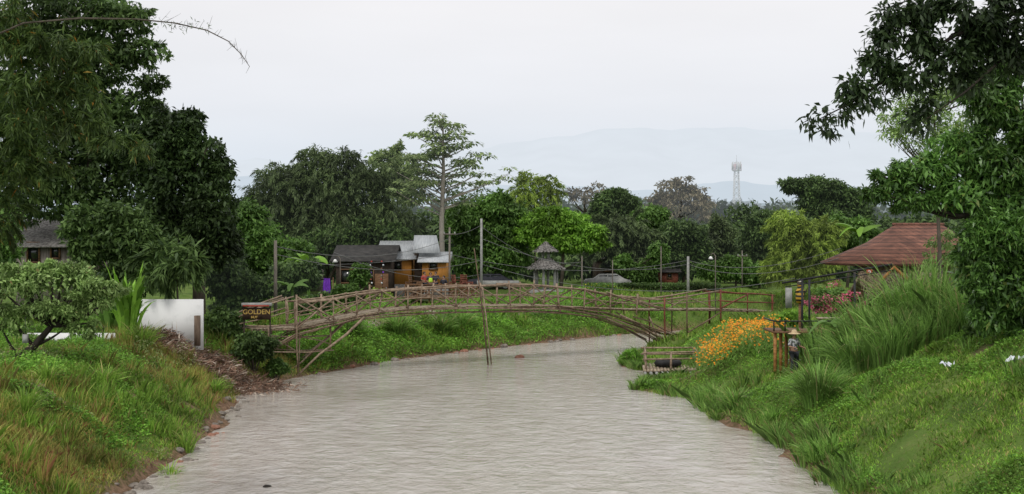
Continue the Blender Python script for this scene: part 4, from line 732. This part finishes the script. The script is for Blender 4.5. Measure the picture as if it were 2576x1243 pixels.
T('bushy row tree behind the right end of the hedge',1850,104,[(1850,675,55,30),(1800,680,45,25),(1900,690,45,26)],7000,.32,.14,'mid',tr=.12)
T('low green tree in front of the long grey roofed house',1610,105,[(1610,690,45,28),(1570,665,30,24),(1655,640,30,34)],6000,.32,.14,'mid',tr=.12)
def plates(label,px,Y,tiers,topy,n_leaf,mat):
    bp_=P(px,600,Y); g_=hh(bp_.x,Y); root=empty('tree',(bp_.x,Y,g_),label,'tree'); tb=MB(); mb=MB(); s=Y/F
    tb.tube([(bp_.x,Y,g_-.2),(bp_.x-.1,Y,P(1,560,Y).z),(bp_.x+.05,Y,P(1,430,Y).z),(bp_.x,Y,P(1,topy,Y).z)],[.24,.2,.14,.04],8)
    for py,hw,ox in tiers:
        nb=max(5,int(hw/12)); a0=rng.random()*6
        for i in range(nb):
            a=a0+i*6.283/nb+rng.normal()*.35
            if py>400 and -2.2<((a+math.pi)%(2*math.pi)-math.pi)<-.95: continue
            R=hw*s*(.45+.65*rng.random()); tip=np.array([bp_.x+ox*s*.6+R*math.cos(a),Y+R*math.sin(a)*.8,P(1,py,Y).z+rng.normal()*.35+.12*R]); st=np.array([bp_.x,Y,tip[2]-R*.45])
            tb.tube([st,(st+tip)/2+np.array([0,0,-.1]),tip],[.06,.045,.02],5)
            for f in((1.,.62) if R>1.4 else (1.,)):
                c=st+(tip-st)*f+np.array([0,0,.1])+rng.normal(size=3)*.15; r_=.58+.42*rng.random(); k=int(n_leaf*(.6+.8*rng.random())*r_*r_*1.5); th_=rng.random(k)*6.283; rr_=r_*rng.random(k)**.5
                pos=c+np.stack([rr_*np.cos(th_),rr_*np.sin(th_),.14-.3*rr_**2+rng.normal(size=k)*.06],-1); D=np.stack([np.cos(th_),np.sin(th_),-.35+0*th_],-1)+rng.normal(size=(k,3))*.3
                mb.leaves(pos,D,np.array([0,0,1.])+rng.normal(size=(k,3))*.35,.36,.17)
    mb.build('crown',K[mat],root); tb.build('trunk',K['barkp'],root,smooth=True)
plates('tall slender tree with flat tiered leaf plates above the orange cottage',1114,90,[(300,28,-8),(328,50,0),(356,75,5),(384,92,-8),(412,104,12),(440,120,10),(468,138,25),(498,130,20)],288,60,'kapok')
T('large glossy green tree filling the right side',2640,34,[(2500,260,80,70),(2430,380,95,60),(2330,425,85,42),(2250,455,60,36),(2520,420,110,90),(2420,485,110,52),(2290,500,70,30),(2195,485,38,24),(2560,560,110,110),(2470,610,68,80),(2450,690,52,60),(2540,720,110,100),(2490,790,50,50),(2620,350,100,100),(2540,180,60,50),(2620,820,100,80)],60000,.18,.055,'mango',tr=.3,csz=.68,dens=1.7,flat=.6,limbs=14,bark='barkd',fill=.35,path=[(2640,700),(2600,520),(2560,350)])
T('thin grey twiggy tree showing through above the tiled roof',2370,48,[(2330,270,80,60),(2400,230,70,50),(2270,330,60,40),(2240,300,35,34),(2420,320,80,50),(2330,360,70,40),(2460,200,60,40)],6500,.19,.065,'light',tr=.1,limbs=36,shell=.1,dens=2,csz=1.1,fill=0)
T('sparse brown twig tree in front of the tiled hut',2340,52,[(2370,610,40,40),(2350,660,40,30),(2390,640,30,50)],1300,.16,.07,'light',tr=.03,limbs=24,shell=.1,fill=.1,path=[(2352,700),(2360,640),(2372,600)])
ro=empty('tree',(8.2,12,hh(12,12)),'dark overhanging leafy branches reaching in from the upper right','tree'); mb=MB(); tb=MB()
tb.tube([(9.6,13,-.0+hh(9.6,13)),(9.4,14,5),P(2750,-50,15),P(2560,30,15),P(2400,90,15),P(2260,180,15),P(2140,260,15),P(2060,300,15)],[.25,.22,.10,.034,.026,.018,.012,.006],7)
tb.tube([P(2560,30,15),P(2440,-20,15.3),P(2330,-20,15),P(2240,20,15)],[.03,.024,.016,.008],6); tb.tube([P(2600,60,15),P(2520,150,15),P(2430,230,14.8),P(2330,300,14.8)],[.03,.022,.014,.006],6)
for q in[(2520,100),(2440,60),(2380,150),(2300,120)]: tb.tube([P(q[0],q[1],15),P(q[0]-50,q[1]+30,15.1),P(q[0]-90,q[1]+90,15)],[.014,.01,.005],5)
crown_mb(mb,[(2550,40,90,60),(2440,30,80,50),(2330,30,75,40),(2260,90,60,32),(2200,150,45,26),(2400,130,90,40),(2140,215,40,24),(2180,250,45,18),(2100,280,32,14),(2080,320,22,14),(2055,300,22,10),(2300,190,60,30),(2420,200,60,26),(2330,265,40,20),(2250,40,40,30),(2530,130,70,40),(2240,200,40,24),(2300,300,22,22),(2480,80,80,40),(2350,90,60,40)],15,9500,.115,.048,dens=2.2,flat=.9,csz=.8,shell=.05,droop=.5,fill=0)
mb.build('crown',K['over'],ro); tb.build('trunk',K['barkd'],ro,smooth=True)
bs=empty('arching_bamboo',(-10.6,20,2.3),'long bare arching bamboo tip crossing the sky at upper left','bamboo'); tb=MB(); pth=[(-60,110),(60,58),(200,46),(340,48),(440,58),(520,76),(575,104),(608,138),(628,168)]
tb.tube([(-11.4,20,2.2),(-10.9,20,7)]+[P(a,b_,20) for a,b_ in pth],[.05,.04]+list(np.linspace(.02,.005,9)),6)
for i in range(60):
    f=rng.random(); a_=f*8; k=min(7,int(a_)); q=[pth[k][j]+(pth[k+1][j]-pth[k][j])*(a_-k) for j in(0,1)]; u=rng.normal(size=2)*[18,12]; u[1]-=10*(rng.random()>.4)*1.5; u[0]=u[0]*(1-f*.6)+10*(1-f)
    tb.tube([P(q[0],q[1],20),P(q[0]+u[0],q[1]+u[1],20+rng.normal()*.1)],[.004,.0015],4)
tb.build('culm',K['bark'],bs)
mb=MB(); k=200; ff=rng.random(k)**.9*5; pos=[]
for f in ff: i=int(f); pos.append(list(P(pth[i][0]+(pth[i+1][0]-pth[i][0])*(f-i)+rng.normal()*14,pth[i][1]+(pth[i+1][1]-pth[i][1])*(f-i)+rng.normal()*9,20)))
mb.leaves(np.array(pos),rdir(k)+np.array([.4,0,-.5]),rdir(k),.10,.014); mb.build('leaves',K['bamb'],bs)
mb=MB(); bl=[]
for i in range(54): px=-200+i*56+random.uniform(-20,20); bl.append((px,600+random.uniform(-18,14),52,64+random.uniform(-14,18),random.uniform(-14,20)))
for i in range(50): bl.append((200+i*50+random.uniform(-20,20),672,40,26,-22+random.uniform(-3,3)))
crown_mb(mb,bl,140,52000,.65,.34,csz=1.,fill=.6); tag(mb.build('woodland',K['fdark']),'continuous dark belt of trees behind the houses','woodland',kind='stuff')
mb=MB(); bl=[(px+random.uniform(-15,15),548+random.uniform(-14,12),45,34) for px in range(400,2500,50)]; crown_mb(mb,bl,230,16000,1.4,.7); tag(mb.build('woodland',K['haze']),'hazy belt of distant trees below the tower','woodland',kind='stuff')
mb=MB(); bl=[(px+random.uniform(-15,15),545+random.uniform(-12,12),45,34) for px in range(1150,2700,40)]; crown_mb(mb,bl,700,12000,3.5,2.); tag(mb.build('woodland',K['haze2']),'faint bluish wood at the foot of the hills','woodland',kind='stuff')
S=shrub
S('dark bush at the left bridge foot below the sign',560,815,54,50,42,6500,.18,.09,'deep')
S('dark green bush under the left end of the bridge',640,868,52,48,42,6500,.15,.08,'deep')
S('leafy green bush right of the debris heap',695,922,52.5,26,20,2500,.14,.08,'mid')
S('small bush behind the left bridge ramp',790,770,64,45,34,4500,.2,.11,'deep')
S('rounded bush in front of the dark cafe',870,735,76,34,24,3500,.2,.1,'mid')
S('yellow green bush at the cafe front',950,740,76,30,16,2400,.2,.1,'yell')
S('large leafy shrub left of the cafe door',905,690,77,22,30,2600,.22,.11,'mid')
S('climbing bush on the far bank near the river poles',1190,800,78,60,30,5500,.2,.11,'deep')
S('low green bush on the far bank below the pavilion',1370,815,82,70,28,6500,.2,.11,'mid')
S('dense bush on the far bank where the river bends',1450,830,82,50,24,5000,.2,.11,'deep')
S('green bush behind the right half of the bridge',1560,810,84,50,20,4000,.2,.11,'mid')
S('dark shrub under the glossy tree at the right edge',2520,830,36,80,55,8000,.17,.06,'deep')
S('dark shrub below the glossy tree left of the edge',2400,830,40,60,60,7000,.17,.06,'deep')
S('low bush beside the bare soil on the right bank',1882,948,50,24,14,1500,.12,.07,'deep')
S('grassy mound at the water beside the raft',1590,898,60,30,16,2200,.16,.045,'cover')
S('green bush below the tiled hut',2180,770,56,40,35,4000,.18,.08,'mid')
S('bush in front of the bougainvillea',1990,800,55,40,20,2200,.16,.07,'bright')
S('leafy edge plants hanging over the water on the right bank',1640,970,50.5,45,14,2600,.12,.06,'cover')
S('leafy bush under the small deck',2065,872,46.8,50,28,4000,.14,.07,'mid')
S('small leafy shrub in the lower left corner of the bank',90,1100,31,50,34,2600,.10,.05,'light')
S('small dark shrub halfway down the left bank',230,960,41,40,22,2400,.12,.06,'deep')
S('low light shrub near the left water edge',400,1060,38.5,34,18,1800,.10,.045,'light')
bg=shrub('pink flowering bougainvillea bush beside the black frame',2105,752,53,60,32,6000,.13,.07,'mid',name='bougainvillea',cat='bush')
mb=MB(); crown_mb(mb,[(2105,745,62,30),(2065,758,38,26),(2145,752,38,28),(2095,768,55,22)],52.7,1700,.09,.07,shell=.6,csz=1.4,fill=0); tag(mb.build('blossoms',K['plum'],bg),kind='stuff')
n_=3600; u=rng.random((n_,2)); px=1770+195*u[:,0]+rng.normal(size=n_)*14; py=815+70*u[:,1]+ (1-u[:,0])*12; Yf=50+8*(1-u[:,1])
q=np.array([list(P(a,b_,c_)) for a,b_,c_ in zip(px,py,Yf)]); gz1=height(q[:,0],q[:,1]); ok=(sdist(q[:,0],q[:,1])>.3); q=q[ok]; gz1=gz1[ok]; q[:,2]=gz1+.45+.75*rng.random(len(q)) 
q[:,2]+=np.clip(nz(q[:,0],q[:,1],2)*.15,-.1,.3); mb=MB(); k=len(q)
sel=rng.random(k)<.7*np.clip(nz(q[:,0],q[:,1],3.5)*1.3+.9,.2,1.8); mb.leaves(q[sel]-np.array([.04,0,0])+np.array([0,0,.06]),np.array([1,0,0])+rng.normal(size=(sel.sum(),3))*.2,np.array([0,-.7,.7])+rng.normal(size=(sel.sum(),3))*.3,.10,.095,0)
tag(mb.build('flower_bed',K['orange']),'drift of orange cosmos flowers on the right bank','flowers',kind='stuff')
mb=MB(); kk=14000; iix=rng.integers(0,k,kk); pos=q[iix]+rng.normal(size=(kk,3))*np.array([.25,.25,.15])-np.array([0,0,.35]); mb.leaves(pos,rdir(kk)*.7+np.array([0,0,.9]),rdir(kk),.25,.03); tag(mb.build('flower_foliage',K['blade']),'feathery green foliage under the orange flowers','foliage',kind='stuff')
mb=MB(); pos=np.array([list(P(1470+80*rng.random(),714+20*rng.random(),91.5+2*rng.random())) for _ in range(200)]); mb.leaves(pos,rdir(200),rdir(200),.11,.09); kk=1800; pos=np.array([list(P(1470+80*rng.random(),714+24*rng.random(),91.5+2*rng.random())) for _ in range(kk)]); tag(mb.build('flower_bed',K['yflow']),'patch of yellow flowers left of the hedge','flowers',kind='stuff')
tag(MB().leaves(pos,rdir(kk),rdir(kk),.2,.1).build('flower_foliage',K['mid']),'green foliage among the yellow flowers left of the hedge','foliage',kind='stuff')
mb=MB(); pos=[]
for _ in range(170):
    a=P(1960+random.random()*140,860+random.random()*60,47+random.random()*2); pos.append(list(a))
mb.leaves(np.array(pos),rdir(170),rdir(170),.07,.06); tag(mb.build('flower_bed',K['white']),'scattered pale wild flowers around the hatted person','flowers',kind='stuff')
for px,py,Y,h_,sp,n_,w_,lb in [(2060,1040,38,1.6,1.2,800,.030,'big arching grass tussock at the middle of the right bank'),(2150,960,40,1.6,1.3,620,.032,'arching grass tussock just above the biggest one'),(2190,900,43,2.4,1.6,800,.038,'tall elephant grass clump below the thatched shelter'),(2290,860,42,3.1,1.7,850,.042,'tallest elephant grass clump left of the glossy tree'),(2360,850,41,3.2,1.4,700,.042,'elephant grass clump around the green board'),(2115,925,43.5,1.3,1.0,420,.035,'grass clump right of the hatted person'),(2250,930,39,1.8,1.3,560,.035,'loose grass clump at the edge of the bare slope'),(2440,840,39,2.4,1.3,420,.045,'dark grass clump under the glossy tree'),(1850,1060,42,.8,.8,300,.03,'low grass clump hanging over the water at right'),(1960,1120,38,.8,.8,300,.03,'low grass clump lower down the right water edge'),(1800,1010,45.5,.7,.8,260,.03,'low grass clump below the bare soil patch'),(1600,900,60,.7,.6,200,.04,'grass clump left of the bamboo raft'),(2050,1190,33,.7,.7,260,.025,'grass clump at the lowest part of the right water edge')]:
    tussock(lb,px,py,Y,h_,sp,n_,w_)
for px,py,Y,h_,sp,n_,lb in [(470,1140,35.6,.75,.45,120,'dark spiky reed clump at the left water edge'),(425,1190,32.5,.6,.5,120,'small reed clump nearest the camera at left'),(360,935,46,1.1,.9,260,'tall grass clump below the debris heap'),(120,1040,34,.9,.5,160,'leafy upright clump at the far left of the bank'),(260,1060,37,.7,.8,240,'yellow grass clump in the middle of the left bank'),(60,1080,31,.9,.6,200,'green grass clump near the lower left corner'),(540,990,46,.6,.7,200,'low grass clump above the left water edge')]:
    tussock(lb,px,py,Y,h_,sp,n_,.028,'grass')
for px,Y,lb in((880,63,'grass clump at the foot of the far bank nearest the left trestle'),(1110,68.5,'light green reed clump on the far bank left of the river poles'),(1160,70,'light green reed clump on the far bank beside the river poles'),(1000,65.5,'grass clump on the far bank behind the left arch')):
    tussock(lb,px,600,Y,1.2,1.1,360,.05,'blade')
tussock('bright cordyline with upright broad leaves beside the white wall',322,840,47,2.3,.8,100,.24,'bright','cordyline','plant',up=1.1,fall=.75)
tussock('second cordyline half hidden behind the bright one',280,840,48,1.8,.8,50,.24,'mid','cordyline','plant',up=1.1,fall=.75)
def banana(label,px,py,Y,h_,nl,ll,w_,mat='bright'):
    p=P(px,py,Y); g_=hh(p.x,p.y); root=empty('banana_plant',(p.x,p.y,g_),label,'banana plant'); MB().tube([(p.x,p.y,g_-.1),(p.x+.05,p.y,g_+h_*.5),(p.x,p.y,g_+h_)],[.12,.1,.07],8).build('stem',K['mid'],root)
    for i in range(nl):
        a=i*2.4+px; mb=MB(); o_=np.array([math.cos(a),math.sin(a)*.6,0]); t_=np.linspace(0,1,9)[:,None]; b0=np.array([p.x,p.y,g_+h_*.95]); L_=ll*(.7+.5*rng.random())
        q=b0+o_*L_*t_*.75+np.array([0,0,1])*L_*(.75*t_-.8*t_**2.2*(.5+.6*rng.random())); sd=np.array([-o_[1],o_[0],.25]); sd/=np.linalg.norm(sd); ww=w_*np.sin(np.linspace(.12,3.05,9))[:,None]**.6
        dr=np.array([0,0,-.25])*ww; V=np.concatenate([q-sd*ww/2+dr,q,q+sd*ww/2+dr]); mb.add(V,[[j,j+1,j+10,j+9] for j in range(8)]+[[j+9,j+10,j+19,j+18] for j in range(8)]); mb.build('leaf',K[mat],root,smooth=True)
banana('banana plant beside the black deck with one long broad leaf',2096,900,44.0,1.7,5,1.7,.36,'mid')
banana('banana plant behind the left eave of the tiled roof',2165,640,70,5.2,6,1.9,.5,'bright')
banana('banana plant between the sign pole and the cafe',775,720,72,3.0,8,2.2,.55,'bright')
banana('small banana plant left of the sign pole',735,760,66,1.6,5,1.6,.4,'mid')
banana('low broad leaved plant beside the hatted person',2160,800,49,1.2,6,1.2,.4,'bright')
tussock('leafy potted plant at the cafe front',1015,745,76,.9,.6,60,.08,'mid','plant','plant')
pts=np.array([(-16,57.5),(-11.5,60.5),(-8.5,66),(-4.5,71.5),(.5,77),(5,81.5)]); tt=np.linspace(0,1,60); cx_=np.interp(tt,np.linspace(0,1,6),pts[:,0]); cy_=np.interp(tt,np.linspace(0,1,6),pts[:,1]); dx_,dy_=np.gradient(cx_),np.gradient(cy_); L_=np.hypot(dx_,dy_)
rows=[]
for o_ in np.linspace(-.9,.9,5): xx=cx_-dy_/L_*o_; yy=cy_+dx_/L_*o_; rows.append(np.stack([xx,yy,height(xx,yy)+.05],-1))
i=(np.arange(4)[:,None]*60+np.arange(59)[None]).ravel(); tag(MB().add(np.concatenate(rows),np.stack([i,i+1,i+61,i+60],1)).build('path',M('dirt_path',(.2,.17,.13),(.36,.31,.25),3,.95,.3),loc=(0,0,0)),kind='structure')
# ---------------------------------------------------------------- world, light, camera
sc=bpy.context.scene; W=bpy.data.worlds.new('World'); sc.world=W; W.use_nodes=True; t=W.node_tree; t.nodes.clear(); n=t.nodes.new; l=t.links.new
sky=n('ShaderNodeTexSky'); sky.sky_type='NISHITA'; sky.sun_disc=False; sky.sun_elevation=math.radians(52); sky.sun_rotation=math.radians(200)
b1=n('ShaderNodeBackground'); l(sky.outputs[0],b1.inputs[0]); b1.inputs[1].default_value=.12
tc=n('ShaderNodeTexCoord'); sp=n('ShaderNodeSeparateXYZ'); l(tc.outputs['Generated'],sp.inputs[0]); rr=ramp(n,[(0,(.69,.75,.82)),(.06,(.73,.79,.865)),(.12,(.82,.84,.885)),(.20,(.89,.885,.905)),(1,(.97,.96,.97))]); l(sp.outputs[2],rr.inputs[0])
mp=n('ShaderNodeMapping'); mp.inputs['Scale'].default_value=(1,1,5); l(tc.outputs['Generated'],mp.inputs[0]); no=n('ShaderNodeTexNoise'); no.inputs['Scale'].default_value=2.2; no.inputs['Detail'].default_value=5; l(mp.outputs[0],no.inputs['Vector'])
mr=n('ShaderNodeMapRange'); mr.inputs[1].default_value=.3; mr.inputs[2].default_value=.7; mr.inputs[3].default_value=.96; mr.inputs[4].default_value=1.04; l(no.outputs['Fac'],mr.inputs[0])
mu=n('ShaderNodeVectorMath'); mu.operation='SCALE'; l(rr.outputs[0],mu.inputs[0]); l(mr.outputs[0],mu.inputs['Scale'])
b2=n('ShaderNodeBackground'); l(mu.outputs[0],b2.inputs[0]); b2.inputs[1].default_value=1.
mx=n('ShaderNodeMixShader'); mx.inputs[0].default_value=.985; l(b1.outputs[0],mx.inputs[1]); l(b2.outputs[0],mx.inputs[2]); wo=n('ShaderNodeOutputWorld'); l(mx.outputs[0],wo.inputs[0])
ld=bpy.data.lights.new('sun','SUN'); ld.energy=1.5; ld.angle=math.radians(14); ld.color=(1,.97,.92); lo=bpy.data.objects.new('sun',ld); C.objects.link(lo); lo.rotation_euler=(math.radians(38),0,math.radians(-20))
cd=bpy.data.cameras.new('camera'); cd.sensor_width=36; cd.lens=F/2576*36; cd.shift_y=-21.5/2576; cd.clip_end=30000; co=bpy.data.objects.new('camera',cd); C.objects.link(co); co.location=(0,0,H); co.rotation_euler=(math.pi/2,0,0); sc.camera=co
sc.view_settings.view_transform='Standard'; sc.view_settings.look='None'; sc.view_settings.exposure=0
